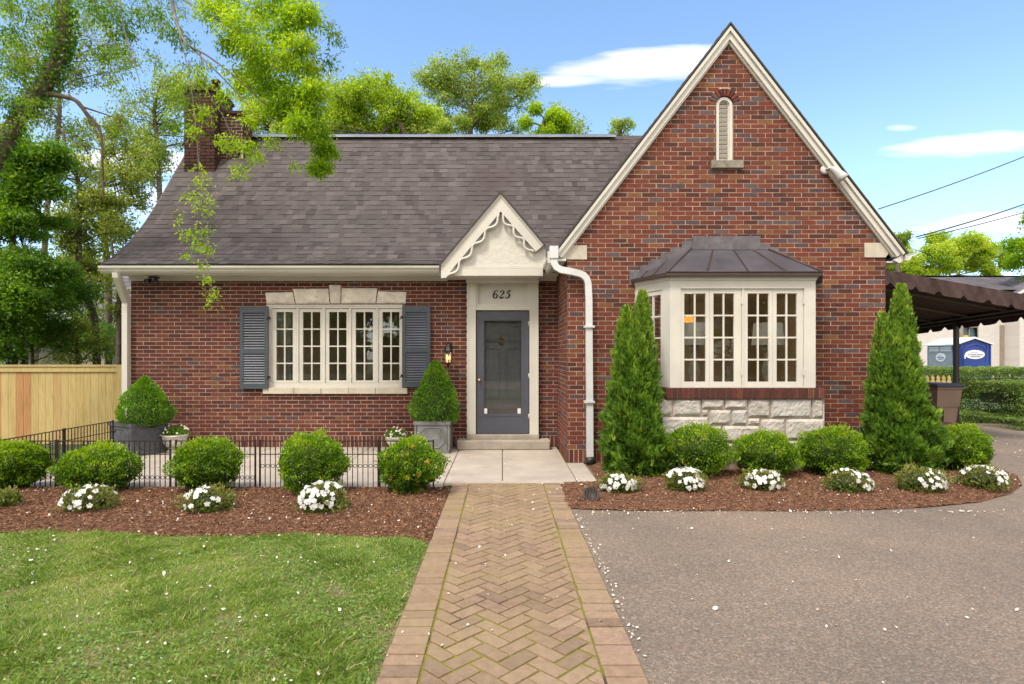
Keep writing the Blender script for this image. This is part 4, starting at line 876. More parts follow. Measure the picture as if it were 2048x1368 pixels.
# concrete patio: separate slabs with joints
mb = MB(); g_ = .005
slabs = [(-.735, .0, 7.52, 9.2), (.0, .945, 7.52, 9.2), (-.735, .0, 9.2, 10.2), (.0, .945, 9.2, 10.25), (.945, 1.21, 7.52, 8.76), (-.735, .945, 7.38, 7.52), (.945, 1.22, 7.44, 7.52),
         (-2.3, -.735, 7.16, 8.7), (-2.3, -.735, 8.7, 10.25), (-4.0, -2.3, 7.16, 8.7), (-4.0, -2.3, 8.7, 10.25), (-6.3, -4.0, 7.16, 8.7), (-6.3, -4.0, 8.7, 10.25)]
for a, b, c, d in slabs: mb.bbox(a+g_, b-g_, c+g_, d-g_, -.06, 0, .0) if 0 else mb.add([(a+g_, c+g_, -.06), (b-g_, c+g_, -.06), (b-g_, d-g_, -.06), (a+g_, d-g_, -.06), (a+g_, c+g_, -.006), (b-g_, c+g_, -.006), (b-g_, d-g_, -.006), (a+g_, d-g_, -.006), (a+g_+.006, c+g_+.006, 0), (b-g_-.006, c+g_+.006, 0), (b-g_-.006, d-g_-.006, 0), (a+g_+.006, d-g_-.006, 0)],
    [(0, 1, 5, 4), (1, 2, 6, 5), (2, 3, 7, 6), (3, 0, 4, 7), (4, 5, 9, 8), (5, 6, 10, 9), (6, 7, 11, 10), (7, 4, 8, 11), (8, 9, 10, 11)])
tag(mb.build('patio', M['concrete']), kind='structure')
sheet('patio_bed', [(-6.3, 7.16), (1.2, 7.16 if 0 else 7.42), (1.2, 8.76), (.95, 10.25), (-6.3, 10.25)], -.03, M['joint'])
mb = MB(); mb.bbox(-.767, .80, 9.93, 10.25, .002, .155, .012); mb.bbox(-.615, .628, 10.10, 10.25, .155, .232, .008)
tag(mb.build('front_step', M['stepconc']), 'two low concrete steps below the grey front door', 'step')
# brick path
def path():
    mb = MB(); y0, y1 = 1.2, 7.375; BL = .212; BP = .1085; g = random.Random(3)
    def brick(poly, z, tone): 
        h = [(x, y) for x, y in poly]; n = len(h); cx = sum(p[0] for p in h)/n; cy = sum(p[1] for p in h)/n; b = .004
        dz = [g.uniform(-.0015, .0015) for _ in h]; top = [(cx+(x-cx)*(1-b/max(.02, math.hypot(x-cx, y-cy))), cy+(y-cy)*(1-b/max(.02, math.hypot(x-cx, y-cy))), z+d) for (x, y), d in zip(h, dz)]
        vs = [(x, y, -.03) for x, y in h]+[(x, y, z-.003) for x, y in h]+top
        fs = [(i, (i+1) % n, n+(i+1) % n, n+i) for i in range(n)]+[(n+i, n+(i+1) % n, 2*n+(i+1) % n, 2*n+i) for i in range(n)]+[tuple(range(2*n, 3*n))]; mb.add(vs, fs, tone)
    for sx, ex in ((LW[0], LW[0]+BL), (LW[1]-BL, LW[1])):
        y = y0; 
        while y < y1-.01:
            j = g.uniform(-.0015, .0015); dx = g.uniform(-.004, .004); c = .0055
            brick([(sx+c+dx, y+c+j), (ex-c, y+c-j), (ex-c, min(y+BP, y1)-c-j), (sx+c+dx, min(y+BP, y1)-c+j)], .001+g.uniform(-.003, .003), min(1, max(0, g.gauss(.48 if sx < 0 else .62, .28)))); y += BP
    fx0, fx1 = LW[0]+BL+.008, LW[1]-BL-.008; yt = y1-.112; conv = [(fx0, y0), (fx1, y0), (fx1, yt), (fx0, yt)]
    x = fx0
    while x < fx1-.03: w = min(.208, fx1-x); brick([(x+.003, yt+.006), (x+w-.003, yt+.006), (x+w-.003, y1-.004), (x+.003, y1-.004)], .0, g.random()); x += w
    w = .1035; c45 = math.cos(math.pi/4)
    for i in ():
        for j in range(-80, 80):
            # herringbone lattice: (i, j) cells, bricks 2x1 alternately along a and b
            for (a0, b0, da, db) in ((j*1+i*2, j-i*2 if 0 else 0, 0, 0),): pass
    # diagonal herringbone: H brick at (k + 2m... ) generated from the standard rule (x - y) mod 4
    for a in range(-70, 110):
        for b in range(-70, 110):
            r = (a-b) % 4
            if r == 0: cell = (a, b, 2, 1)
            elif r == 2: cell = (a, b, 1, 2) if 0 else (a, b-1, 1, 2)
            else: continue
            A, B_, da, db = cell; cc = .006+g.uniform(-.002, .003)
            cor = [(A*w+cc, B_*w+cc), ((A+da)*w-cc, B_*w+cc), ((A+da)*w-cc, (B_+db)*w-cc), (A*w+cc, (B_+db)*w-cc)]
            rt = g.uniform(-.012, .012); mx_, my_ = sum(p[0] for p in cor)/4, sum(p[1] for p in cor)/4
            pts = [((mx_+(x-mx_)*math.cos(rt)-(y-my_)*math.sin(rt)), (my_+(y-my_)*math.cos(rt)+(x-mx_)*math.sin(rt))) for x, y in cor]
            pts = [((x-y)*c45+.047, (x+y)*c45+.8) for x, y in pts]
            if max(p[1] for p in pts) < y0 or min(p[1] for p in pts) > yt or max(p[0] for p in pts) < fx0 or min(p[0] for p in pts) > fx1: continue
            q = clip_poly(pts, conv)
            if len(q) > 2 and area(q) > .0006: brick(q, g.uniform(-.0025, .0025), min(1, max(0, g.gauss(.42, .2))))
    tag(mb.build('path', M['paver']), kind='structure')
    sheet('path_bed', [(LW[0]+.004, 1.2), (LW[1]-.004, 1.2), (LW[1]-.004, 7.40), (LW[0]+.004, 7.40)], -.009, M['joint'])
path()
# fallen petals
def petals():
    g = np.random.default_rng(77); P = []
    def scat(n, f):
        k = 0
        while k < n:
            p = f()
            if p is not None: P.append(p); k += 1
    u = g.uniform
    def bedp(poly, zf):
        xs = [p[0] for p in poly]; ys = [p[1] for p in poly]
        def f():
            x, y = u(min(xs), max(xs)), u(min(ys), max(ys))
            if x < -6.6 or not inpoly(np.array([x]), np.array([y]), poly)[0]: return None
            return (x, y, float(zf(np.array([x]), np.array([y]))[0])+.014)
        return f
    scat(420, bedp(bedL, lambda x, y: hz(x, y, bedL))); scat(620, bedp(bedR, lambda x, y: hz(x, y, bedR)))
    scat(650, bedp(lawn, lambda x, y: lawn_h(x, y, edge_dist(x, y, lawn))+.016)); scat(70, lambda: (u(LW[0], LW[1]), u(2.4, 7.3), .004)); scat(26, lambda: (u(-.7, 1.1), u(7.5, 9.8), .004))
    scat(60, lambda: (u(-6, -.8), u(7.3, 10), .004))
    scat(270, lambda: (u(.75, 8), 2.4+3.8*u(0, 1)**.8, -.012)); scat(110, lambda: (.735+abs(g.normal(0, .03)), u(2.4, 6.2), -.012)); scat(230, lambda: (u(.9, 7), 6.1-abs(g.normal(0, .05)), -.012)); scat(520, lambda: (u(6.5, 11), u(7, 13.5), -.012))
    P = np.array(P); n = len(P); a = u(0, 6.28, n); r = (u(.005, .012, n)*np.where(g.random(n) < .10, 1.6, 1))[:, None]; nrm = unit(np.stack([g.normal(0, .5, n), g.normal(0, .5, n), np.ones(n)], 1)); e1 = unit(np.cross(nrm, np.stack([np.cos(a), np.sin(a), 0*a], 1))); e2 = np.cross(nrm, e1); el = u(.45, .8, n)[:, None]
    c = P+nrm*.002; c[:, 2] += r[:, 0]*.25
    v = np.stack([c+r*(e1*math.cos(t)+e2*el*math.sin(t))+nrm*r*.25*abs(math.cos(t)) for t in np.arange(6)*math.pi/3], 1)
    tag(np_mesh('fallen_petals', v, 6, g.random(n)**.8, M['petal']), 'white and cream petals fallen over beds, path, lawn and driveway', 'petals', kind='stuff')
petals()
# ---------------------------------------------------------------- shrubs
def lump(dirs, g, n=60, amp=.12, w=.24):
    c = unit(g.normal(size=(n, 3))); s = g.uniform(-.6, 1, n); d = dirs@c.T; return 1+amp*(np.exp(-(1-d)/w**2*2)*s).sum(1)
def shrub_mesh(kind, seed, n, rx, ry, rz, mat, leaf=(.014, .026), sprig=.0, tonef=None, prof=None, tone0=.45, amp=.11, zc=None, aspect=.6):
    """leaves clothing a lumpy ellipsoid (or a profile r(z)) standing on z=0; returns (leaf quads, tones)"""
    g = np.random.default_rng(seed); zc = rz*.96 if zc is None else zc
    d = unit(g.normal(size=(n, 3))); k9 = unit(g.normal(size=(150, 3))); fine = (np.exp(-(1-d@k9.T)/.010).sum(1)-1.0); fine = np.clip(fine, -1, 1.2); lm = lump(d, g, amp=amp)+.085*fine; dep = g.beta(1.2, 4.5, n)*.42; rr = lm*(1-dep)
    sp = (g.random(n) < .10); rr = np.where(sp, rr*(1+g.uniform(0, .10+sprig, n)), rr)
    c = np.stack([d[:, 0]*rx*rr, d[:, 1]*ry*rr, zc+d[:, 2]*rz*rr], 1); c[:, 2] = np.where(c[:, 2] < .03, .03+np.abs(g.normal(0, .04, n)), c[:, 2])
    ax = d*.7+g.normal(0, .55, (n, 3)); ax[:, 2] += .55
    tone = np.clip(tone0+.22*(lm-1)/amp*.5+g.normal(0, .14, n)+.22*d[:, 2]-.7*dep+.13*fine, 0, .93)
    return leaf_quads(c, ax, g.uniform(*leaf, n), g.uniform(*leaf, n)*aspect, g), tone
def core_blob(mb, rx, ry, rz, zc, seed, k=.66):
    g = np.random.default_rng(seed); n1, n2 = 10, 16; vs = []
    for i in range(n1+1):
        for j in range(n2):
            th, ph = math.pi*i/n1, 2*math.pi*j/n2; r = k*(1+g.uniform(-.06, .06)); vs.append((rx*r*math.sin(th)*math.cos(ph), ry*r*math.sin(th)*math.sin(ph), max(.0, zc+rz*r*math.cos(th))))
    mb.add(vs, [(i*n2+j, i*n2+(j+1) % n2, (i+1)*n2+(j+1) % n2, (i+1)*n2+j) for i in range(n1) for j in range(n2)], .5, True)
box_proto = []
def boxwood(px, w_px, ytop, ybot, Y, label, var, rz, group='round boxwood bushes along the beds'):
    rx = w_px*Y/F/2; h = (ybot-ytop)*Y/F; p = Vector(((px-CX)*Y/F, Y, .0)); o = empty('boxwood_bush', p, label, 'bush', group, rz); rzz = h/2*.98
    v, t = shrub_mesh('b', 100+var, 10500, rx*.92, rx*.92, rzz*.92, None, leaf=(.020, .038), sprig=.06, zc=h*.49, amp=.17, tone0=.47)
    if var == 5:   # bush with a few yellowed sprigs
        g = np.random.default_rng(8); c = v.mean(1)
        for _ in range(26): q = c[g.integers(len(c))]; k = np.linalg.norm(c-q, axis=1) < .035; t[k] = g.uniform(.96, 1)
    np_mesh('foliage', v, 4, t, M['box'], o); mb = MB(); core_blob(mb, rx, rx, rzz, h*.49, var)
    for k in range(5): mb.tube([(R.uniform(-.04, .04), R.uniform(-.04, .04), -.02), (R.uniform(-.15, .15), R.uniform(-.15, .15), .25)], .012, 5)
    mb.build('stems', M['core'], o)
Lr = [(32, 122, 886, 984, 6.98, 'round boxwood bush cut by the left edge, in front of iron edging'),
      (195, 160, 888, 986, 6.82, 'widest, yellow-green boxwood bush, second from the left by the iron edging'),
      (413, 136, 872, 986, 6.82, 'round boxwood bush in front of the left white urn, third from the left edge'),
      (625, 142, 870, 990, 6.80, 'round boxwood bush just behind the whitest flowering azalea on the lawn side'),
      (820, 136, 880, 990, 6.80, 'round boxwood bush with yellowed sprigs beside the brick path')]
for i, (px, w_, a, b, Y, lb) in enumerate(Lr): boxwood(px, w_, a, b+6, Y, lb, i+1, i*1.3)
Rr = [(1393, 140, 845, 953, 7.72, 'round boxwood bush right of the left tall arborvitae, under the bay window'),
      (1532, 128, 857, 950, 7.68, 'middle round boxwood bush centred under the bay window'),
      (1664, 140, 845, 948, 7.72, 'round boxwood bush left of the right tall arborvitae'),
      (1921, 112, 847, 940, 8.05, 'round boxwood bush at the right end of the bed beside the awning post')]
for i, (px, w_, a, b, Y, lb) in enumerate(Rr): boxwood(px, w_, a, b+4, Y, lb, i+11, i*2.1)
def arbor(px, Y, h, r0, tips, seed, label):
    """tall arborvitae: flat upright fans of scale leaves over several leaders"""
    g = np.random.default_rng(seed); o = empty('arborvitae', (((px-CX)*Y/F), Y, 0), label, 'shrub', 'tall arborvitae flanking the bay window'); V, T_ = [], []
    for (ox, oy, hh, rr, n) in tips:
        zz = g.uniform(0, 1, n)**.85; prof = rr*(np.clip(1-(zz-.32)/.68, 0, 1)**.62)*np.clip(.84+zz*.6, 0, 1)+.02; th = g.uniform(0, 2*math.pi, n); z = zz*hh
        lm = 1+.13*np.sin(th*3+z*4+seed)+.13*np.sin(th*7-z*9)+.13*np.sin(z*21+th*4)+.08*np.sin(z*37-th*6); dep = g.beta(1.1, 4, n)*.5; rad = prof*lm*(1-dep)
        c = np.stack([ox+rad*np.cos(th), oy+rad*np.sin(th), z+.03], 1); outd = np.stack([np.cos(th), np.sin(th), 0*th], 1)
        upw = g.uniform(.5, 1.7, n)+1.6*zz**3; ax = unit(outd*g.uniform(.4, 1.1, n)[:, None]+np.stack([0*th, 0*th, upw], 1)+g.normal(0, .28, (n, 3)))
        droop = zz < .16; ax[droop, 2] *= g.uniform(-.2, .6, droop.sum())
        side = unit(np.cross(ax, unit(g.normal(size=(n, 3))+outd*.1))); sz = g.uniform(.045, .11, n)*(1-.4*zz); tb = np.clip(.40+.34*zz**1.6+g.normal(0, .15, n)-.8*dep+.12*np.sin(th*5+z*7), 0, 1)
        for k in range(7):
            a = (k-3)*.26; d2 = unit(ax*math.cos(a)+side*math.sin(a)); L_ = sz*(1-.09*abs(k-3)); cc = c+ax*(sz*.10*(3-abs(k-3)))[:, None]+d2*(L_*.5)[:, None]
            V.append(leaf_quads(cc, d2, L_, L_*.22, g, .1)); T_.append(np.clip(tb+g.normal(0, .06, n), 0, 1))
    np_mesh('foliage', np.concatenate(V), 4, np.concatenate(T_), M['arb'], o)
    mb = MB()
    for (ox, oy, hh, rr, n) in tips:
        pf = [(rr*.02, 0)]+[(max(.01, .62*rr*min(1, .8+z*.9)*max(0, 1-max(0, z-.25)/.75)**.72), z*hh) for z in np.linspace(.01, .9, 9)]; mb.lathe(pf, (ox, oy, 0), 12)
    mb.build('inner_branches', M['core'], o)
s8 = F/7.95
arbor(1266, 7.95, 2.55, .45, [(-.08, 0, 2.20, .23, 4200), (.12, -.04, 2.40, .19, 3600), (.0, -.05, 2.05, .30, 5200), (.02, -.1, 1.2, .35, 4200)], 3, 'tall arborvitae with two leaders between the white downspout and the bay window')
arbor(1788, 8.05, 2.6, .5, [(.09, 0, 2.50, .23, 4800), (-.17, -.02, 2.12, .16, 2100), (.20, 0, 2.05, .15, 1700), (.0, -.06, 1.98, .34, 6200), (.02, -.12, 1.2, .42, 4800)], 7, 'tall arborvitae with one high pointed leader at the right house corner')
def azalea(px, w_px, ytop, ybot, Y, nb, label, seed):
    g = np.random.default_rng(seed); rx = w_px*Y/F/2; h = (ybot-ytop)*Y/F*.96; o = empty('azalea', ((px-CX)*Y/F, Y, .015), label, 'flowering shrub', 'low white azaleas in the mulch'); 
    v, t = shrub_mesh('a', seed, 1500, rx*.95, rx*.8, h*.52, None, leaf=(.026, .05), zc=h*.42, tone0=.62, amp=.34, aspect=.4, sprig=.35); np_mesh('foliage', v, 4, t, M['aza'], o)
    mb = MB(); core_blob(mb, rx, rx*.8, h*.5, h*.42, seed, .6); mb.build('stems', M['core'], o)
    d = unit(g.normal(size=(400, 3))); d = d[(d[:, 2] > -.25)]; cl = unit(g.normal(size=(4, 3))+np.array([0, -.8, .5])); sc = (d@cl.T).max(1)+g.normal(0, .18, len(d)); d = d[np.argsort(-sc)][:int(nb*1.0)]
    for q in d:
        nn = unit(q+g.normal(0, .3, 3)+np.array([0, -.35, .1])); f = link('bloom', bloom_meshes[g.integers(3)], M['bloom'], o); f.location = (q[0]*rx*.98, q[1]*rx*.88, h*.42+q[2]*h*.56); f.rotation_euler = Vector(nn).to_track_quat('Z', 'Y').to_euler(); f.rotation_euler.rotate_axis('Z', g.uniform(0, 6)); f.scale = (g.uniform(.8, 1.2),)*3
bloom_meshes = []
for k_ in range(3):
    V = []; r = .022; rj = random.Random(k_)
    for k in range(5):
        a = k*2*math.pi/5+rj.uniform(-.1, .1); dr = np.array([math.cos(a), math.sin(a), 0]); sd = np.array([-math.sin(a), math.cos(a), 0]); nn = np.array([0, 0, 1.]); l = rj.uniform(.9, 1.25)
        V.append([0*dr, dr*r*.72*l+sd*r*.56+nn*r*.22, dr*r*1.15*l+nn*r*rj.uniform(-.1, .3), dr*r*.72*l-sd*r*.56+nn*r*.22])
    ob = np_mesh('bloom', np.array(V), 4, np.array([rj.random() for _ in V]), M['bloom']); bloom_meshes.append(ob.data); bpy.data.objects.remove(ob)
Al = [(2, 66, 992, 1032, 6.1, 22, 'low white azalea cut by the left edge of the photo'), (178, 100, 980, 1034, 5.98, 40, 'low white azalea in front of the widest boxwood bush'), (417, 100, 984, 1038, 5.95, 20, 'sparsely flowering azalea in front of the third boxwood from the left'), (645, 96, 972, 1036, 5.95, 95, 'most densely flowering white azalea, on the lawn side bed left of the path'),
      (1237, 72, 946, 991, 6.78, 40, 'smallest low white azalea, in front of the left tall arborvitae'), (1373, 86, 938, 987, 6.85, 58, 'low white azalea in front of the bush right of the left arborvitae'), (1524, 84, 942, 986, 6.9, 50, 'low white azalea in front of the middle bush under the bay window'), (1696, 92, 944, 991, 6.82, 42, 'low white azalea in front of the bush left of the right arborvitae'), (1841, 94, 938, 991, 6.82, 42, 'low white azalea in front of the right tall arborvitae'), (1966, 88, 936, 983, 7.0, 38, 'low white azalea at the right end of the bed by the driveway')]
for i, a in enumerate(Al): azalea(*a, 300+i)
# ---------------------------------------------------------------- planters and urns
def planter(px, ytop, ybot, w, Y, rz, mat, label, h=None):
    h = (ybot-ytop)*Y/F; o = empty('lead_planter', ((px-CX)*Y/F, Y, .0), label, 'planter', 'square lead planters by the door wall', rz); mb = MB(); a = w/2
    t = a*.97
    for sx, sy, ux, uy in ((0, -1, 1, 0), (1, 0, 0, 1), (0, 1, -1, 0), (-1, 0, 0, -1)):
        fr_ = Fr((sx*a, sy*a, 0), (ux, uy, 0), (sx, sy, 0)); mb.box(-a, a, -.04, 0, .0, h, fr_); mb.box(-a-.02, a+.02, 0, .018, h-.055, h, fr_) ; mb.box(-a-.012, a+.012, 0, .012, 0, .05, fr_); mb.box(-a, -a+.03, 0, .008, .05, h-.055, fr_); mb.box(a-.03, a, 0, .008, .05, h-.055, fr_)
        e, c = a-.08, .09; zb, zt_ = .09, h-.10
        pl = [(-e+c, zb), (e-c, zb), (e, zb+c), (e, zt_-c), (e-c, zt_), (-e+c, zt_), (-e, zt_-c), (-e, zb+c)]; mb.tube([fr_.p(u, .003, z) for u, z in pl+pl[:1]], .010, 6)
    mb.build('body', mat, o); mb = MB(); mb.box(-a+.04, a-.04, -a+.04, a-.04, h-.08, h-.04); mb.build('potting_soil', M['mulch'], o); return h
h1 = planter(278, 843, 907, .58, 9.62, math.radians(-27), M['lead'], 'dark lead planter set at an angle beside the left downspout'); h2 = planter(868, 840, 902, .565, 9.88, 0, M['leadpale'], 'pale grey square planter left of the front door steps')
def topiary(px, Y, zb, h, r, seed, label, blunt=.6):
    g = np.random.default_rng(seed); n = 10500; o = empty('cone_topiary', ((px-CX)*Y/F, Y, zb), label, 'topiary', 'clipped cones in the square planters'); zz = g.uniform(0, 1, n)**1.15; th = g.uniform(0, 6.283, n)
    pr = r*np.clip(np.where(zz < .30, .80+.20*np.sin(zz/.30*1.57), (np.clip(1-((zz-.30)/.72)**1.25, 0, 1))**blunt), .05, 1); kk = np.stack([g.uniform(0, 6.283, 90), g.uniform(0, 1, 90)], 1)
    fine = np.clip(np.exp(-((np.abs((th[:, None]-kk[:, 0]+3.14159) % 6.28318-3.14159)/.28)**2+((zz[:, None]-kk[:, 1])/.07)**2)).sum(1)-.6, -.6, 1.2); lm = 1+.08*np.sin(th*3+zz*6+seed)+.10*fine+g.normal(0, .02, n); dep = g.beta(1.1, 4.5, n)*.4
    c = np.stack([pr*lm*(1-dep)*np.cos(th), pr*lm*(1-dep)*np.sin(th), zz*h], 1); ax = np.stack([np.cos(th), np.sin(th), .9+0*th], 1)+g.normal(0, .5, (n, 3))
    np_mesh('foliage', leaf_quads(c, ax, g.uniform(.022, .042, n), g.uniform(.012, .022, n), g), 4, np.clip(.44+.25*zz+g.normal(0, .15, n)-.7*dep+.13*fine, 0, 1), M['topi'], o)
    mb = MB(); mb.lathe([(r*.5, -.05)]+[(.70*r*(.9 if z < .22 else max(.04, 1-(z-.22)/.8)**blunt), z*h*.95) for z in np.linspace(.02, .80, 9)], n=14); mb.build('inner_stems', M['core'], o)
topiary(290, 9.62, h1-.05, .78, .40, 5, 'clipped green cone growing in the dark planter at the left corner', .85); topiary(871, 9.88, h2-.05, 1.03, .39, 9, 'taller clipped green cone in the pale planter beside the wall lantern', .74)
def urn(px, w_px, ytop, ybot, Y, label, seed):
    s = Y/F; r = w_px*s/2; h = (ybot-ytop)*s; o = empty('urn', ((px-CX)*s, Y, 0), label, 'urn', 'small white flower urns against the brick wall'); mb = MB()
    mb.lathe([(r*.62, 0), (r*.62, .03), (r*.40, .05), (r*.36, .09), (r*.75, h*.35), (r*.92, h*.6), (r*.90, h*.72), (r*.98, h*.76), (r*.96, h*.88), (r*1.06, h*.93), (r*1.05, h), (r*.9, h), (r*.85, h*.9), (0, h*.9)], n=28)
    for k in range(22): a = k*2*math.pi/22; mb.tube([(r*.5*math.cos(a), r*.5*math.sin(a), h*.2), (r*.93*math.cos(a), r*.93*math.sin(a), h*.66)], .008, 5)
    for k in range(30): a = k*2*math.pi/30; mb.lathe([(0, -.008), (.010, 0), (0, .008)], (r*.985*math.cos(a), r*.985*math.sin(a), h*.82), 6)
    mb.build('bowl', M['urn'], o); g = np.random.default_rng(seed); n = 900; d = unit(g.normal(size=(n, 3))); d[:, 2] = abs(d[:, 2]); c = d*np.array([r*1.15, r*1.0, .13])*g.uniform(.5, 1.1, (n, 1))+np.array([0, 0, h]); np_mesh('foliage', leaf_quads(c, d+g.normal(0, .6, (n, 3)), g.uniform(.02, .04, n), .018, g), 4, g.uniform(.2, .8, n), M['topi'], o)
    n = 34; d = unit(g.normal(size=(n, 3))); d[:, 2] = abs(d[:, 2]); c = d*np.array([r*1.2, r*1.05, .16])+np.array([0, 0, h])
    for q, dd in zip(c, d): f = link('bloom', bloom_pink, M['pink'], o); f.location = tuple(q); f.rotation_euler = Vector(dd+np.array([0, -.6, 0])).to_track_quat('Z', 'Y').to_euler(); f.scale = (g.uniform(.5, .8),)*3
bloom_pink = bloom_meshes[0].copy(); bloom_pink.materials.clear(); bloom_pink.materials.append(M['pink'])
urn(350, 46, 868, 903, 9.75, 'small white urn of pink flowers beside the dark angled planter', 51); urn(792, 40, 864, 890, 10.0, 'small white urn of pink flowers beside the pale planter', 52)
# ---------------------------------------------------------------- iron edging fence
def iron_panel(o, U, L_, h, label, ring_z, mid_z=.36):
    e = empty('iron_edging', o, label, 'garden edging', 'low iron edging panels around the patio'); fr_ = Fr((0, 0, 0), U, (-U[1], U[0], 0)) if 0 else Fr((0, 0, 0), U, (U[1], -U[0], 0)); mb = MB(); n = int(L_/.061); st = L_/n
    for z in (h-.005, ): mb.box(0, L_, -.006, .006, z-.006, z+.006, fr_)
    mb.box(0, L_, -.004, .004, mid_z-.005, mid_z+.005, fr_)
    mb.build('rail', M['iron'], e); mb = MB()
    for i in range(n+1):
        u = i*st; j = R.uniform(-.003, .003); mb.box(u-.0042, u+.0042, -.0042, .0042, -.03, h-.008, fr_)
        mb.lathe([(.0, -.012), (.009, -.004), (.009, .004), (0, .012)], fr_.p(u, 0, h*.82), 6)
    tag(mb.build('baluster', M['iron'], e)); mb = MB()
    for i in range(n):
        u = (i+.5)*st; mb.tube([fr_.p(u+.021*math.cos(t), 0, ring_z+.021*math.sin(t)) for t in np.linspace(0, 2*math.pi, 13)], .0038, 4, caps=False)
    mb.build('ring_row', M['iron'], e)
    for u in (.0, L_): mb = MB(); mb.box(u-.009, u+.009, -.009, .009, -.05, h+.012, fr_); mb.build('post', M['iron'], e)
fx = [(-130, 113), (113, 342), (350, 512), (518, 758), (758, 868)]
for k, (a, b) in enumerate(fx):
    x0, x1 = (a-CX)*7.13/F, (b-CX)*7.13/F
    iron_panel((x0+.012, 7.13, 0), (1, 0, 0), x1-x0-.02, .565, ['iron edging panel at the far left behind the first boxwood', 'iron edging panel behind the widest boxwood with its ring row low', 'iron edging panel behind the third boxwood bush', 'iron edging panel with its ring row higher than its neighbours', 'short iron edging panel behind the boxwood nearest the path'][k], .12 if k < 3 else .26, .40)
for k in range(2): iron_panel((-6.12, 7.2+k*1.05, 0), (0, 1, 0), 1.02, .565, ['iron edging panel along the left side, nearer to the lawn', 'iron edging panel along the left side, nearer to the dark planter'][k], .12, .40)
# ---------------------------------------------------------------- fences, awning and things on the right
def timber_fence():
    o = empty('wooden_fence', (-11.6, 10.9, 0), 'pale new wooden board fence left of the house with a cap rail', 'fence'); fr_ = Fr((0, 0, 0), (1, 0, 0), (0, -1, 0)); L_ = 5.02; mb = MB(); u = 0; g = random.Random(2)
    while u < L_: w = .138; mb.box(u+.002, min(u+w, L_)-.002, g.uniform(-.004, .004)-.01, .012, -.05, 1.33+g.uniform(-.002, .002), fr_, g.choice((.1, .3, .4, .5, .55, .2, .85, 1.0))); u += w
    mb.build('boards', M['timber'], o); mb = MB(); mb.box(-.05, L_+.02, -.07, .05, 1.385, 1.42, fr_, .3); mb.box(-.05, L_, .013, .035, 1.29, 1.384, fr_, .5); mb.build('cap_rail', M['timber'], o)
    for u in (1.2, 4.55): mb = MB(); mb.box(u-.045, u+.045, .036, .05, -.05, 1.384, fr_, .4); mb.build('post', M['timber'], o)
timber_fence()
def picket():
    Y = 14.6; x0, x1 = (1840-CX)*Y/F, (1907-CX)*Y/F; o = empty('picket_fence', (x0, Y, 0), 'short yellow picket fence behind the brown bin', 'fence'); fr_ = Fr((0, 0, 0), (1, 0, 0), (0, -1, 0)); L_ = x1-x0; k = 0; u = 0
    mb = MB(); mb.box(0, L_, -.05, -.02, .3, .38, fr_, .2); mb.box(0, L_, -.05, -.02, .8, .88, fr_, .2); mb.build('rail', M['timber'], o)
    while u < L_-.08:
        w = .105; mb = MB(); pl = [(u, -.02), (u+w, -.02), (u+w, .95), (u+w*.8, .99), (u+w*.92, 1.03), (u+w*.5, 1.10), (u+w*.08, 1.03), (u+w*.2, .99), (u, .95)]; mb.prism(pl, -.02, 0, fr_, R.uniform(0, .6)); mb.build('picket', M['timber'], o); u += .135
picket()
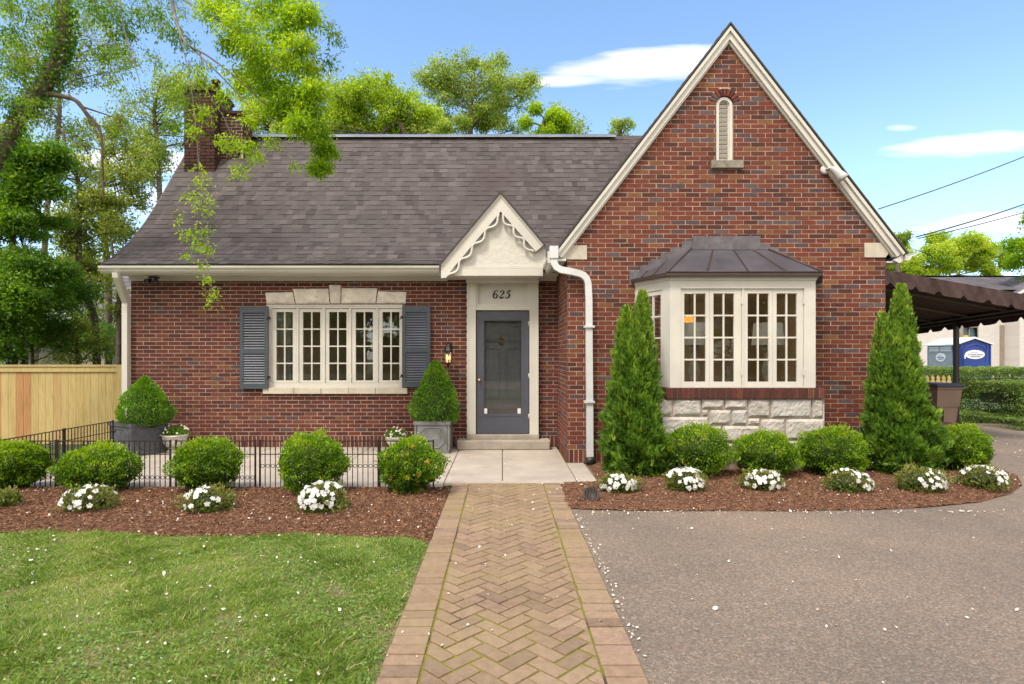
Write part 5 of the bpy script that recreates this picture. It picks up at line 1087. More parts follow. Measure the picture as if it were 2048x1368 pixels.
def awning():
    XO, YN, YF_ = 9.65, 10.28, 14.0; zn = lambda x: 2.55+(XO-x)*.176; o = empty('carport_awning', (XO, YN, 0), 'brown canvas carport awning with scalloped valance on the right of the house', 'awning'); X0 = XR+.01
    dz = lambda y: -(y-YN)*.055
    mb = MB(); n = 10; vs = []
    for i in range(n+1):
        for j in range(9):
            x = X0+(XO-X0)*i/n; y = YN+(YF_-YN)*j/8; vs.append((x, y, zn(x)+dz(y)-.02*math.sin(math.pi*(j % 4)/4)))
    nv = len(vs); vs += [(a, b, c-.01) for a, b, c in vs]; fs = [(i*9+j, (i+1)*9+j, (i+1)*9+j+1, i*9+j+1) for i in range(n) for j in range(8)]; fs += [tuple(nv+k for k in f[::-1]) for f in fs]
    mb.add(vs, fs); mb.build('canvas', M['awning'], o)
    def valance(P, Q, zt, depth, notch, inward, name):
        """hanging strip from P to Q whose lower edge has arched notches"""
        P, Q = Vector(P), Vector(Q); L_ = (Q-P).length; N_ = int(L_/.03); top, bot = [], []
        for i in range(N_+1):
            s = i/N_; b = P.lerp(Q, s); ph = (s*L_ % notch)/notch; nd = .075*max(0, 1-abs(ph-.5)/.14)**.7; wv = .018*math.sin(s*L_*9)+.012*math.sin(s*L_*23)
            top.append(b); bot.append(b+Vector((0, 0, -depth+nd))+inward*wv)
        mid = [(a+b)/2+inward*(.012*math.sin(i*.9)) for i, (a, b) in enumerate(zip(top, bot))]
        vs = top+mid+bot; m_ = N_+1; fs = [(r*m_+i, r*m_+i+1, (r+1)*m_+i+1, (r+1)*m_+i) for r in (0, 1) for i in range(N_)]; vs2 = [v-inward*.006 for v in vs]; mb = MB(); mb.add(vs+vs2, fs+[tuple(len(vs)+k for k in f[::-1]) for f in fs]); mb.build('valance', M['awning'], o)
        mb = MB(); mb.tube([b+inward*.004 for b in bot], .005, 4); mb.build('valance_piping', M['copper_edge'], o)
    valance((X0, YN, zn(X0)+.01), (XO, YN, zn(XO)+.01), 0, .27, .43, Vector((0, -1, 0)), 'v'); valance((XO, YN, zn(XO)), (XO, YF_, zn(XO)+dz(YF_)), 0, .27, .47, Vector((1, 0, 0)), 'v')
    valance((X0, YF_, zn(X0)+dz(YF_)), (XO, YF_, zn(XO)+dz(YF_)), 0, .27, .47, Vector((0, 1, 0)), 'v')
    for y in (YN+.07, YN+.95, YN+1.9, YN+2.9, YF_-.07):
        mb = MB(); mb.tube([(X0, y, zn(X0)+dz(y)-.075), (XO-.05, y, zn(XO)+dz(y)-.05)], .024, 4, sq=(1, 1), smooth=False); mb.build('rafter', M['awnframe'], o)
    mb = MB(); mb.tube([(XO-.03, YN, zn(XO)-.06), (XO-.03, YF_, zn(XO)+dz(YF_)-.06)], .028, 4, smooth=False); mb.tube([(XO-.03, YN, zn(XO)-.14), (XO-.03, YF_, zn(XO)+dz(YF_)-.14)], .016, 4, smooth=False); mb.build('edge_beam', M['awnframe'], o)
    for y in (12.5,):
        mb = MB(); mb.box(XO-.075, XO+.0, y-.04, y+.04, -.03, 2.33); mb.box(XO-.12, XO+.05, y-.08, y+.08, -.03, -.005); mb.build('post', M['post'], o)
    for c_ in scn.objects:
        if c_.parent == o: c_.location = (-XO, -YN, 0)
awning()
def bin_(px, Y, label, lean):
    x = (px-CX)*Y/F; o = empty('refuse_bin', (x, Y, -.02), label, 'bin', 'brown refuse bins by the side wall', lean); mb = MB(); hw, hh = .27, .95
    def fru(z, w, d): return [(-w, -d, z), (w, -d, z), (w, d, z), (-w, d, z)]
    vs = fru(.06, .21, .22)+fru(.55, .245, .26)+fru(.56, .262, .275)+fru(.92, .285, .31)+fru(.93, .31, .335)+fru(.965, .31, .335); fs = [(3, 2, 1, 0)]+[(4*k+i, 4*k+(i+1) % 4, 4*k+4+(i+1) % 4, 4*k+4+i) for k in range(5) for i in range(4)]+[(20, 21, 22, 23)]; mb.add(vs, fs); mb.box(-.12, .12, -.29, -.27, .25, .5); mb.build('body', M['bin'], o)
    mb = MB(); mb.add(fru(.968, .33, .36)+fru(.99, .335, .365)+fru(1.04, .25, .25), [(3, 2, 1, 0)]+[(4*k+i, 4*k+(i+1) % 4, 4*k+4+(i+1) % 4, 4*k+4+i) for k in range(2) for i in range(4)]+[(8, 9, 10, 11)]); mb.tube([(-.25, .37, .96), (.25, .37, .96)], .018, 6); mb.build('lid', M['binlid'], o)
    for s in (-1, 1): mb = MB(); mb.lathe([(.0, -.03), (.11, -.03), (.12, -.02), (.12, .02), (.11, .03), (0, .03)], n=16, fr=Fr((s*.24, .2, .12), (0, 1, 0), (0, 0, 1), (1, 0, 0))); mb.build('wheel', M['binlid'], o)
bin_(1873, 12.3, 'brown wheeled refuse bin with a dark lid behind the right arborvitae', .15)
# leaf-clad hedges and ground cover
def leafcloud(name, boxes, per, mat, parent, lo, hi, seed, tone0=.45):
    g = np.random.default_rng(seed); V, T_ = [], []
    for (x0, x1, y0, y1, z0, z1, n) in boxes:
        n = int(n*per); u = g.random((n, 3)); face = g.random(n); sh = g.beta(1, 5, n)
        y = np.where(face < .5, y0+sh*(y1-y0), y0+u[:, 1]*(y1-y0)); z = np.where(face < .5, z0+u[:, 2]*(z1-z0), z1-sh*.35*(z1-z0)); x = x0+u[:, 0]*(x1-x0)
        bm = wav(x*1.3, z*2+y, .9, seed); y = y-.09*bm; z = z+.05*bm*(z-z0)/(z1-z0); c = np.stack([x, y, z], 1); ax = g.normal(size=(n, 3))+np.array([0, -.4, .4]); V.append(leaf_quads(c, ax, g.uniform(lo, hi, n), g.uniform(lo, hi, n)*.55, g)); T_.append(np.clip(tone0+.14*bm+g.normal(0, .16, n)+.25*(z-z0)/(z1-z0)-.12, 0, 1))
    return np_mesh(name, np.concatenate(V), 4, np.concatenate(T_), mat, parent)
def hedge(x0, x1, y0, y1, h, n, label, seed):
    o = empty('hedge', ((x0+x1)/2, (y0+y1)/2, 0), label, 'hedge'); f = leafcloud('foliage', [(x0-(x0+x1)/2, x1-(x0+x1)/2, y0-(y0+y1)/2, y1-(y0+y1)/2, .15, h, n)], 1, M['hedge'], o, .03, .065, seed); mb = MB()
    mb.box((x0-x1)/2+.15, (x1-x0)/2-.15, (y0-y1)/2+.75, (y1-y0)/2, .45, h-.3)
    for k in range(int((x1-x0)*6)): xx_ = R.uniform((x0-x1)/2, (x1-x0)/2); mb.tube([(xx_, R.uniform(-.35, .1)*(y1-y0), 0), (xx_+R.uniform(-.1, .1), R.uniform(-.4, .1)*(y1-y0), .7)], .012, 4)
    mb.build('stems', M['core'], o)
hedge(9.6, 14.2, 14.7, 16.2, 1.27, 36000, 'clipped green hedge across the far end of the driveway', 5); hedge(11.6, 15.8, 13.2, 14.5, .98, 46000, 'lower looser hedge nearest the right edge of the photo', 6)
o = leafcloud('ground_cover', [(9.6, 14.5, 13.9, 15.1, -.03, .22, 14000), (11.0, 16, 12.6, 13.6, -.03, .22, 12000)], 1, M['hedge'], None, .03, .06, 8, .35); tag(o, 'low leafy ground cover along the foot of the hedges', 'ground cover', kind='stuff')
# white painted brick building
def white_building():
    o = empty('white_building', (26, 30, 0), 'white painted brick building with grey roof beyond the hedge', 'building'); Y = 30.0; s = F/Y; X = lambda px: (px-CX)/s-26; Z = lambda py: H-(py-CY)/s; y0 = 0
    x0, x1, zt = X(1730), 20, Z(578); mb = MB()
    ops = [(X(1926), X(1954), Z(700), Z(655)), (X(2009), X(2041), Z(737), Z(655)), (X(2090), X(2122), Z(737), Z(655))]; xs = [x0]+[v for a in ops for v in a[:2]]+[x1]
    for k in range(0, len(xs), 2): mb.box(xs[k], xs[k+1], 0, .3, -.1, zt)
    for a in ops: mb.box(a[0], a[1], 0, .3, -.1, a[2]); mb.box(a[0], a[1], 0, .3, a[3], zt)
    mb.box(x0, x1, 12, 12.3, -.1, zt); mb.box(x0, x0+.3, .3, 12, -.1, zt); mb.box(x1-.3, x1, .3, 12, -.1, zt); mb.build('wall', M['whitebrick'], o)
    for a in ops:
        mb = MB(); w = .1; mb.box(a[0]-.25, a[0], -.03, .1, a[2]-.1, a[3]+.12); mb.box(a[1], a[1]+.05, -.03, .1, a[2]-.1, a[3]+.12); mb.box(a[0], a[1], -.03, .1, a[3], a[3]+.12); mb.box(a[0], a[1], -.06, .1, a[2]-.12, a[2]); c = (a[0]+a[1])/2
        mb.box(c-.02, c+.02, .04, .09, a[2], a[3]); m_ = (a[2]+a[3])/2; mb.box(a[0], a[1], .04, .088, m_-.02, m_+.02); f = mb.build('window', M['winwood'], o)
        mb = MB(); mb.box(a[0], a[1], .10, .105, a[2], a[3]); mb.build('pane', M['bluepane'], f); mb = MB(); mb.box(a[0]+.06, c-.06, .07, .075, m_-.3-.1, m_-.05-.1) if a[0] > X(1960) else mb.box(a[0]+.03, c-.03, .07, .075, a[2]+.35, a[2]+.75); mb.build('notice', M['yellow'], f)
    mb = MB(); mb.box(X(1873), X(1881), -.05, 0, Z(690), Z(682)); mb.build('vent_cover', M['greyroof'], o)
    zr = H+(CY-551)*33/F; mb = MB(); g = random.Random(3); n = 26
    for i in range(n):
        for j in range(60):
            a, b = x0-.5+(x1-x0+1)*j/60, x0-.5+(x1-x0+1)*(j+1)/60; t0, t1 = i/n, (i+1)/n; yy = lambda t: -.5+3.5*t; zz = lambda t: zt-.1+(zr-zt)*t; mb.add([(a, yy(t0), zz(t0)+.008), (b, yy(t0), zz(t0)+.008), (b, yy(t1)+.02, zz(t1)+.006), (a, yy(t1)+.02, zz(t1)+.006)], [(0, 1, 2, 3)], g.random())
    mb.add([(x0-.5, 3.0, zr-.01), (x1+.5, 3.0, zr-.01), (x1+.5, 12.8, zt-.1), (x0-.5, 12.8, zt-.1)], [(0, 1, 2, 3)]); mb.build('roof', M['greyroof'], o)
    gx = X(2075); mb = MB(); mb.prism([(gx-1.9, Z(592)), (gx, Z(548)), (gx+1.9, Z(592))], -1.0, 5, WF); mb.build('front_gable', M['greyroof'], o); mb = MB(); mb.prism([(gx-2.0, Z(592)-.0), (gx, Z(549)), (gx+2.0, Z(592)), (gx+1.8, Z(592)), (gx, Z(549)-.3), (gx-1.8, Z(592))], -1.1, -1.0-.002, WF); mb.build('gable_trim', M['cream'], o); mb = MB(); mb.box(gx-1.7, gx+1.7, -.9, -.01, -.1, Z(592)); mb.build('porch_wall', M['whitebrick'], o)
m, nt, N, L, B = mat_new('blue_window_pane'); B.inputs['Base Color'].default_value = (.05, .09, .12, 1); B.inputs['Roughness'].default_value = .08; bump(N, L, B, noise(N, L, 1.5, 2), .1, .05); M['bluepane'] = m
white_building()
def text_mesh(s, size, mat, parent, loc, rot, name='lettering'):
    cu = bpy.data.curves.new(name, 'FONT'); cu.body = s; cu.size = size; cu.align_x = 'CENTER'; cu.align_y = 'CENTER'; cu.extrude = .003; ob = bpy.data.objects.new(name, cu); COL.objects.link(ob); bpy.context.view_layer.update()
    me = bpy.data.meshes.new_from_object(ob.evaluated_get(bpy.context.evaluated_depsgraph_get())); bpy.data.objects.remove(ob); me.materials.clear(); o = link(name, me, mat, parent); o.location = loc; o.rotation_euler = rot; return o
def portable_toilet():
    Y = 24.; s = Y/F; o = empty('portable_toilet', ((1948-CX)*s, Y, 0), 'blue portable toilet with a white roof and oval sign behind the hedge', 'portable toilet', rz=math.radians(-10)); W = .60; D_ = 1.15
    mb = MB(); mb.box(-W, W, 0, D_*2, 0, 2.03); mb.prism([(-W, 2.03), (W, 2.03), (0, 2.25)], .0, D_*2, WF)
    for x in (-W+.02, -W+.12, W-.12, W-.02): mb.box(x-.025, x+.025, -.03, 0, .1, 2.0)
    mb.build('cabin', M['blue'], o)
    mb = MB(); mb.box(-W-.012, -W, .35, D_*2-.1, .1, 1.98); mb.build('side_wall', M['greyplastic'], o)
    mb = MB()
    for k in range(3): mb.box(-W-.03, -W-.012, .40, 1.22, 1.76+k*.075, 1.80+k*.075); mb.box(-W-.03, -W-.012, 1.34, 2.1, 1.76+k*.075, 1.80+k*.075)
    mb.build('vent_slats', M['whiteplastic'], o)
    mb = MB(); pl = [(-W-.1, 2.0), (-W-.1, 2.05), (0, 2.34), (W+.08, 2.05), (W+.08, 2.0), (0, 2.27)]; mb.prism(pl, -.08, D_*2+.1, WF); mb.build('roof', M['whiteplastic'], o)
    mb = MB(); pl = [(-.42, .15), (.42, .15), (.42, 1.8), (.25, 1.95), (0, 2.03), (-.25, 1.95), (-.42, 1.8)]; mb.prism(pl, -.05, -.031, WF); mb.tube([(u, -.05, z) for u, z in pl+pl[:1]], .025, 6); d = mb.build('door', M['blue'], o)
    mb = MB(); mb.box(-.39, -.35, -.09, -.05, 1.45, 1.6); mb.build('door_handle', M['whiteplastic'], d)
    for (fr_, nm) in ((Fr((0, -.052, 1.62), (1, 0, 0), (0, -1, 0)), 'f'), (Fr((-W-.014, 1.2, 1.5), (0, -1, 0), (-1, 0, 0)), 's')):
        mb = MB(); mb.prism([(.36*math.cos(t), .185*math.sin(t)) for t in np.arange(24)*math.pi/12], 0, .012, fr_); sg = mb.build('sign', M['whiteplastic'], o); rot = (math.radians(90), 0, 0 if nm == 'f' else math.radians(-90))
        text_mesh('LP Waste Service', .078, M['ink'], sg, fr_.p(.02, .018, .0), rot)
        mb = MB(); mb.box(-.14, .10, .012, .016, .065, .08, fr_); mb.box(-.2, .22, .012, .016, -.075, -.06, fr_); mb.box(-.14, .17, .012, .016, -.105, -.092, fr_); mb.build('sign_lines', M['ink'], sg)
portable_toilet()
# neighbouring house on the left behind the trees
def neighbour():
    Y = 21.; s = F/Y; X = lambda px: (px-CX)/s; Z = lambda py: H-(py-CY)/s; o = empty('neighbour_house', (-15, Y, 0), 'neighbouring house with a grey shingled roof seen through the left trees', 'house'); x0, x1 = X(30)+15, X(330)+15; ze, zr = Z(655), Z(538); mb = MB(); mb.box(x0, x1, 0, 8, 0, ze); mb.build('wall', M['siding'], o); mb = MB(); g = random.Random(5); n, m_ = 18, 40
    for i in range(n):
        for j in range(m_): a, b = x0-.4+(x1-x0+.8)*j/m_, x0-.4+(x1-x0+.8)*(j+1)/m_; t0, t1 = i/n, (i+1)/n; mb.add([(a, -.5+4.5*t0, ze+(zr+1-ze)*t0+.006), (b, -.5+4.5*t0, ze+(zr+1-ze)*t0+.006), (b, -.5+4.5*t1+.02, ze+(zr+1-ze)*t1), (a, -.5+4.5*t1+.02, ze+(zr+1-ze)*t1)], [(0, 1, 2, 3)], g.random())
    mb.add([(x0-.4, 4, zr+.98), (x1+.4, 4, zr+.98), (x1+.4, 8.5, ze), (x0-.4, 8.5, ze)], [(0, 1, 2, 3)]); mb.build('roof', M['greyroof'], o)
    mb = MB(); mb.box(x0+2.4, x0+3.3, -.04, 0, 1.0, 2.2); mb.build('window', M['winwood'], o)
neighbour()
# ---------------------------------------------------------------- trees
def curve(P, n=8):
    P = [Vector(p) for p in P]; out = []
    for k in range(len(P)-1):
        p0, p1, p2, p3 = P[max(k-1, 0)], P[k], P[k+1], P[min(k+2, len(P)-1)]
        for i in range(n): t = i/n; out.append(.5*((2*p1)+(p2-p0)*t+(2*p0-5*p1+4*p2-p3)*t*t+(3*p1-p0-3*p2+p3)*t**3))
    return out+[P[-1]]
def limb(mb, P, r0, r1, n=7, seg=6):
    c = curve(P, seg); m_ = len(c); mb.tube(c, [r0+(r1-r0)*(i/(m_-1))**.8 for i in range(m_)], n)
def leaf_clump(g, c, r, n, lo, hi, tone, droop=0., flat=.6, asp=.42, hollow=0):
    """leaves in sprays: short twigs leaving the clump centre with leaves set along them"""
    c = np.asarray(c, float); r = np.broadcast_to(np.asarray(r, float), (3,)); k = max(4, n//9); tip = unit(g.normal(size=(k, 3)))*g.uniform(.35, 1, (k, 1))**.5; tip[:, 2] *= flat; tip[:, 2] -= droop*g.uniform(0, 1, k)
    a = g.integers(0, k, n); t = g.uniform(.35, 1.05, n)[:, None]; p = tip[a]*t; pos = c+p*r+g.normal(0, hi*.55, (n, 3)); ax = tip[a]*.8+g.normal(0, .5, (n, 3)); ax[:, 2] -= .3+droop
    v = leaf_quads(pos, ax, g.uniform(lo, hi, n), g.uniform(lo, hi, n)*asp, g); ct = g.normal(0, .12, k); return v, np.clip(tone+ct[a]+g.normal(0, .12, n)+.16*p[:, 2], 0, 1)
def crown_tree(name, base, trunk, clumps, mat, bark, label, cat='tree', group=None, per=260, leaf=(.1, .18), seed=0, r0=.2, tone=.45, flat=.65, asp=.45, fork=.5, droop=0):
    """trunk: points relative to base; clumps: (x, y, z, r) relative to base; each clump is reached by a limb"""
    g = np.random.default_rng(seed); rr = random.Random(seed); o = empty(name, base, label, cat, group); mb = MB(); tr = curve(trunk, 8); m_ = len(tr); rad = [r0*(1-.75*i/(m_-1)) for i in range(m_)]; mb.tube(tr, rad, 10); V, T_ = [], []
    for (x, y, z, r) in clumps:
        c = Vector((x, y, z)); cand = [i for i in range(m_) if tr[i].z < z-.15*r and i > m_*.25] or [int(m_*.6)]; i = min(cand, key=lambda q: (tr[q]-c).length+rr.uniform(0, .6)*r*2); s_ = tr[i]; mid = s_.lerp(c, .5)+Vector((rr.uniform(-.15, .15), rr.uniform(-.15, .15), rr.uniform(-.05, .2)))*r*1.5; limb(mb, [s_, mid, c], rad[i]*.45, rad[i]*.08+.004, 5, 4)
        for q in range(4): e = c+Vector((rr.uniform(-1, 1), rr.uniform(-1, 1), rr.uniform(-.5, .8)*flat))*r*.8; limb(mb, [mid.lerp(c, .6), c.lerp(e, .5)+Vector((0, 0, .05*r)), e], rad[i]*.14+.004, .003, 4, 3)
        v, t = leaf_clump(g, c, r, int(per*max(.3, r)**0*1), leaf[0], leaf[1], tone+rr.uniform(-.16, .16), droop, flat, asp); V.append(v); T_.append(t)
    mb.build('trunk', bark, o); np_mesh('crown', np.concatenate(V), 4, np.concatenate(T_), mat, o); return o
def blob(cx, cy, cz, rx, ry, rz, n, r, seed, zmin=None):
    g = random.Random(seed); out = []
    while len(out) < n:
        a, b, c = g.uniform(-1, 1), g.uniform(-1, 1), g.uniform(-1, 1); d = a*a+b*b+c*c
        if d > 1 or d < .12: continue
        out.append((cx+a*rx, cy+b*ry, cz+c*rz, r*g.uniform(.7, 1.25)))
    return out
def bgtree(pxs, Y, ybase_z, label, mat, seed, group='trees beyond the house roof', leaf=(.12, .24), per=300, bark='bark', name='leafy_tree', trunkpx=None, tone=.5, flat=.7, droop=0, r0=.22, ch=(1.0)):
    """pxs: ellipses of the crown as seen: (px, py, rx, ry, n clumps)"""
    s = Y/F; tx = ((trunkpx or pxs[0][0])-CX)*s; cl = []
    for k, (px, py, rx, ry, n) in enumerate(pxs):
        cl += blob((px-CX)*s-tx, 0, H-(py-CY)*s, rx*s, max(rx, ry)*s*.8, ry*s, n, .5*min(rx, ry)*s*ch, seed*7+k)
    top = max(c[2] for c in cl); low = min(c[2] for c in cl); mx = sum(c[0] for c in cl)/len(cl)
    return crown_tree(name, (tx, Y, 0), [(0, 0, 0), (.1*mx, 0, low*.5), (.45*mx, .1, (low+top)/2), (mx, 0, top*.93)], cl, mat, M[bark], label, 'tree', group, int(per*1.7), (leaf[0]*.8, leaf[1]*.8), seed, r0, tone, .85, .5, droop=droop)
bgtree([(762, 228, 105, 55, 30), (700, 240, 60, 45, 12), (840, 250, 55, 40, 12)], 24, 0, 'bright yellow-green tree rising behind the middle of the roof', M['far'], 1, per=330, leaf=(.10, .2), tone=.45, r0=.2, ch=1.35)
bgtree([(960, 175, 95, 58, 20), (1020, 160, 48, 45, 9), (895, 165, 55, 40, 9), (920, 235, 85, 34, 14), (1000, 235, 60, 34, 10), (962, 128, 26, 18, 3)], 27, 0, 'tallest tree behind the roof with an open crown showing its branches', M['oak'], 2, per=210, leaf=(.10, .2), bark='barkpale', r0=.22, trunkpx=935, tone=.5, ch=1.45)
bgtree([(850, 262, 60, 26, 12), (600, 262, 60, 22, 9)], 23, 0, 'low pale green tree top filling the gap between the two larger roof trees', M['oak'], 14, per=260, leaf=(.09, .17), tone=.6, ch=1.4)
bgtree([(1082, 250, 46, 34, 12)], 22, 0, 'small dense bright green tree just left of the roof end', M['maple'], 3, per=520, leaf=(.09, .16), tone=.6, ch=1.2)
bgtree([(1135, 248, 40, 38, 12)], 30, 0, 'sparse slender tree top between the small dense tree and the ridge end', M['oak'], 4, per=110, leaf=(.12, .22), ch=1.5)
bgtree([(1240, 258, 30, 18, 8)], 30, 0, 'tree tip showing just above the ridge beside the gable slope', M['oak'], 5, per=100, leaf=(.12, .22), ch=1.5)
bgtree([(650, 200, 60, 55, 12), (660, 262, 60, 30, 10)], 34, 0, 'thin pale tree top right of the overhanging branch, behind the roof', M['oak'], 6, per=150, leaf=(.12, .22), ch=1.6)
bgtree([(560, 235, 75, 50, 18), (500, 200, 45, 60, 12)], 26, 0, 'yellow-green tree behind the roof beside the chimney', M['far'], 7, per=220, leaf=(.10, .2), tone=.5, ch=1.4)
bgtree([(1850, 512, 70, 40, 16), (1920, 500, 70, 40, 16), (1985, 525, 50, 30, 9), (1800, 535, 40, 35, 8)], 42, 0, 'broad yellow-green tree beyond the white building roof', M['far'], 8, per=420, leaf=(.16, .3), group='trees beyond the awning', tone=.6)
bgtree([(2060, 480, 50, 55, 12), (2090, 520, 60, 60, 12)], 30, 0, 'tall bright green tree cut by the right edge of the photo', M['maple'], 9, per=420, leaf=(.12, .24), group='trees beyond the awning', tone=.6)
bgtree([(1795, 470, 18, 20, 4)], 36, 0, 'small tree tip directly above the right eave of the gable', M['oak'], 10, per=150, leaf=(.14, .26), group='trees beyond the awning')
# slender trees left of the house
lg = 'slender trees left of the house'
def slender(pts, Y, pxs, label, seed, per=170, leaf=(.05, .11), mat='sapling', r0=.09, tone=.42, ch=.8):
    s = Y/F; b = Vector(((pts[0][0]-CX)*s, Y, 0)); tr = [Vector(((x-CX)*s-b.x, .1*math.sin(i*2.), H-(y-CY)*s)) for i, (x, y) in enumerate(pts)]; tr[0].z = 0; cl = []
    for k, (px, py, rx, ry, n) in enumerate(pxs): cl += blob((px-CX)*s-b.x, 0, H-(py-CY)*s, rx*s, rx*s*.9, ry*s, n, 1.0*min(rx, ry)*s*ch*.8, seed*9+k)
    crown_tree('slender_tree', b, tr, cl, M[mat], M['bark'], label, 'tree', lg, int(per*1.6), leaf, seed, r0, tone+.08, .9)
slender([(193, 730), (185, 650), (165, 560), (160, 450), (150, 360), (140, 330), (130, 260)], 13.5, [(150, 370, 62, 55, 12), (130, 470, 60, 50, 11), (170, 560, 50, 40, 7), (215, 420, 45, 60, 9)], 'dark slender tree with a bare bent trunk left of the downspout', 21, 190)
slender([(215, 730), (212, 560), (205, 420), (208, 320), (200, 290), (175, 230), (140, 190)], 15, [(250, 330, 55, 60, 11), (235, 480, 45, 50, 9), (205, 270, 60, 40, 7), (250, 420, 40, 40, 7)], 'slender tree right behind the house corner reaching above the eave', 22, 190)
slender([(330, 730), (320, 500), (318, 300), (310, 220), (322, 150)], 19, [(330, 230, 75, 80, 16), (290, 320, 60, 45, 10), (390, 240, 50, 70, 8)], 'pale leafed slender tree behind the left roof slope', 23, 230, (.06, .13), 'oak', .11)
slender([(235, 735), (233, 600), (236, 560), (225, 480)], 12.0, [(232, 600, 18, 40, 5)], 'thin trunked tree directly behind the left downspout', 24, 60, (.04, .09), 'sapling', .07)
slender([(60, 735), (80, 560), (100, 400), (120, 240), (110, 120), (115, 40)], 18, [(80, 120, 80, 90, 12), (170, 90, 80, 70, 10), (110, 260, 60, 60, 7)], 'thin leafed slender tree seen against the sky at the far left', 25, 200, (.06, .13), 'sapling', .1)
def shrub_mass(pxs, Y, label, mat, seed, per, leaf, tone=.4, name='leafy_shrub', cat='shrub', bark='bark', flat=.6, droop=0, group=None, r0=.06, h0=0):
    s = Y/F; bx_ = (pxs[0][0]-CX)*s; cl = []
    for k, (px, py, rx, ry, n) in enumerate(pxs): cl += blob((px-CX)*s-bx_, 0, H-(py-CY)*s, rx*s, rx*s*.7, ry*s, n, .95*min(rx, ry)*s, seed*11+k)
    top = max(c[2] for c in cl); return crown_tree(name, (bx_, Y, 0), [(0, 0, 0), (.05, 0, top*.4), (0, .05, top*.85)], cl, M[mat], M[bark], label, cat, group, per, leaf, seed, r0, tone, flat, droop=droop)
shrub_mass([(150, 690, 60, 40, 10), (80, 680, 60, 50, 8)], 13.0, 'pale flowering shrub showing above the wooden fence', 'sapling', 31, 260, (.04, .09), .6)
shrub_mass([(210, 690, 45, 40, 8)], 14.5, 'dark shrub behind the wooden fence next to the house corner', 'ivy', 32, 260, (.05, .1), .35)
shrub_mass([(45, 540, 95, 32, 14), (60, 450, 80, 30, 10), (70, 600, 80, 30, 9), (30, 500, 60, 60, 6)], 11.6, 'drooping fine leafed evergreen tree at the left edge above the fence', 'ivy', 33, 900, (.03, .07), .5, 'evergreen_tree', 'tree', flat=.45, droop=.15, r0=.08)
shrub_mass([(20, 330, 60, 70, 14), (10, 420, 60, 50, 10), (25, 600, 70, 70, 16), (12, 690, 40, 50, 8), (60, 400, 50, 60, 8), (95, 330, 30, 40, 5)], 11.4, 'dark green ivy covered trunk base filling the left edge', 'ivy', 34, 700, (.06, .11), .5, 'ivy_clad_tree', 'tree', r0=.12)
shrub_mass([(60, 655, 80, 60, 16), (20, 600, 60, 50, 8), (120, 600, 60, 45, 8)], 12.6, 'dense dark green shrub mass behind the wooden fence at the far left', 'ivy', 36, 420, (.05, .1), .38)
shrub_mass([(190, 610, 60, 50, 10), (150, 520, 50, 40, 8)], 16.5, 'olive green understorey shrub in front of the neighbouring grey roof', 'sapling', 37, 330, (.06, .12), .4)
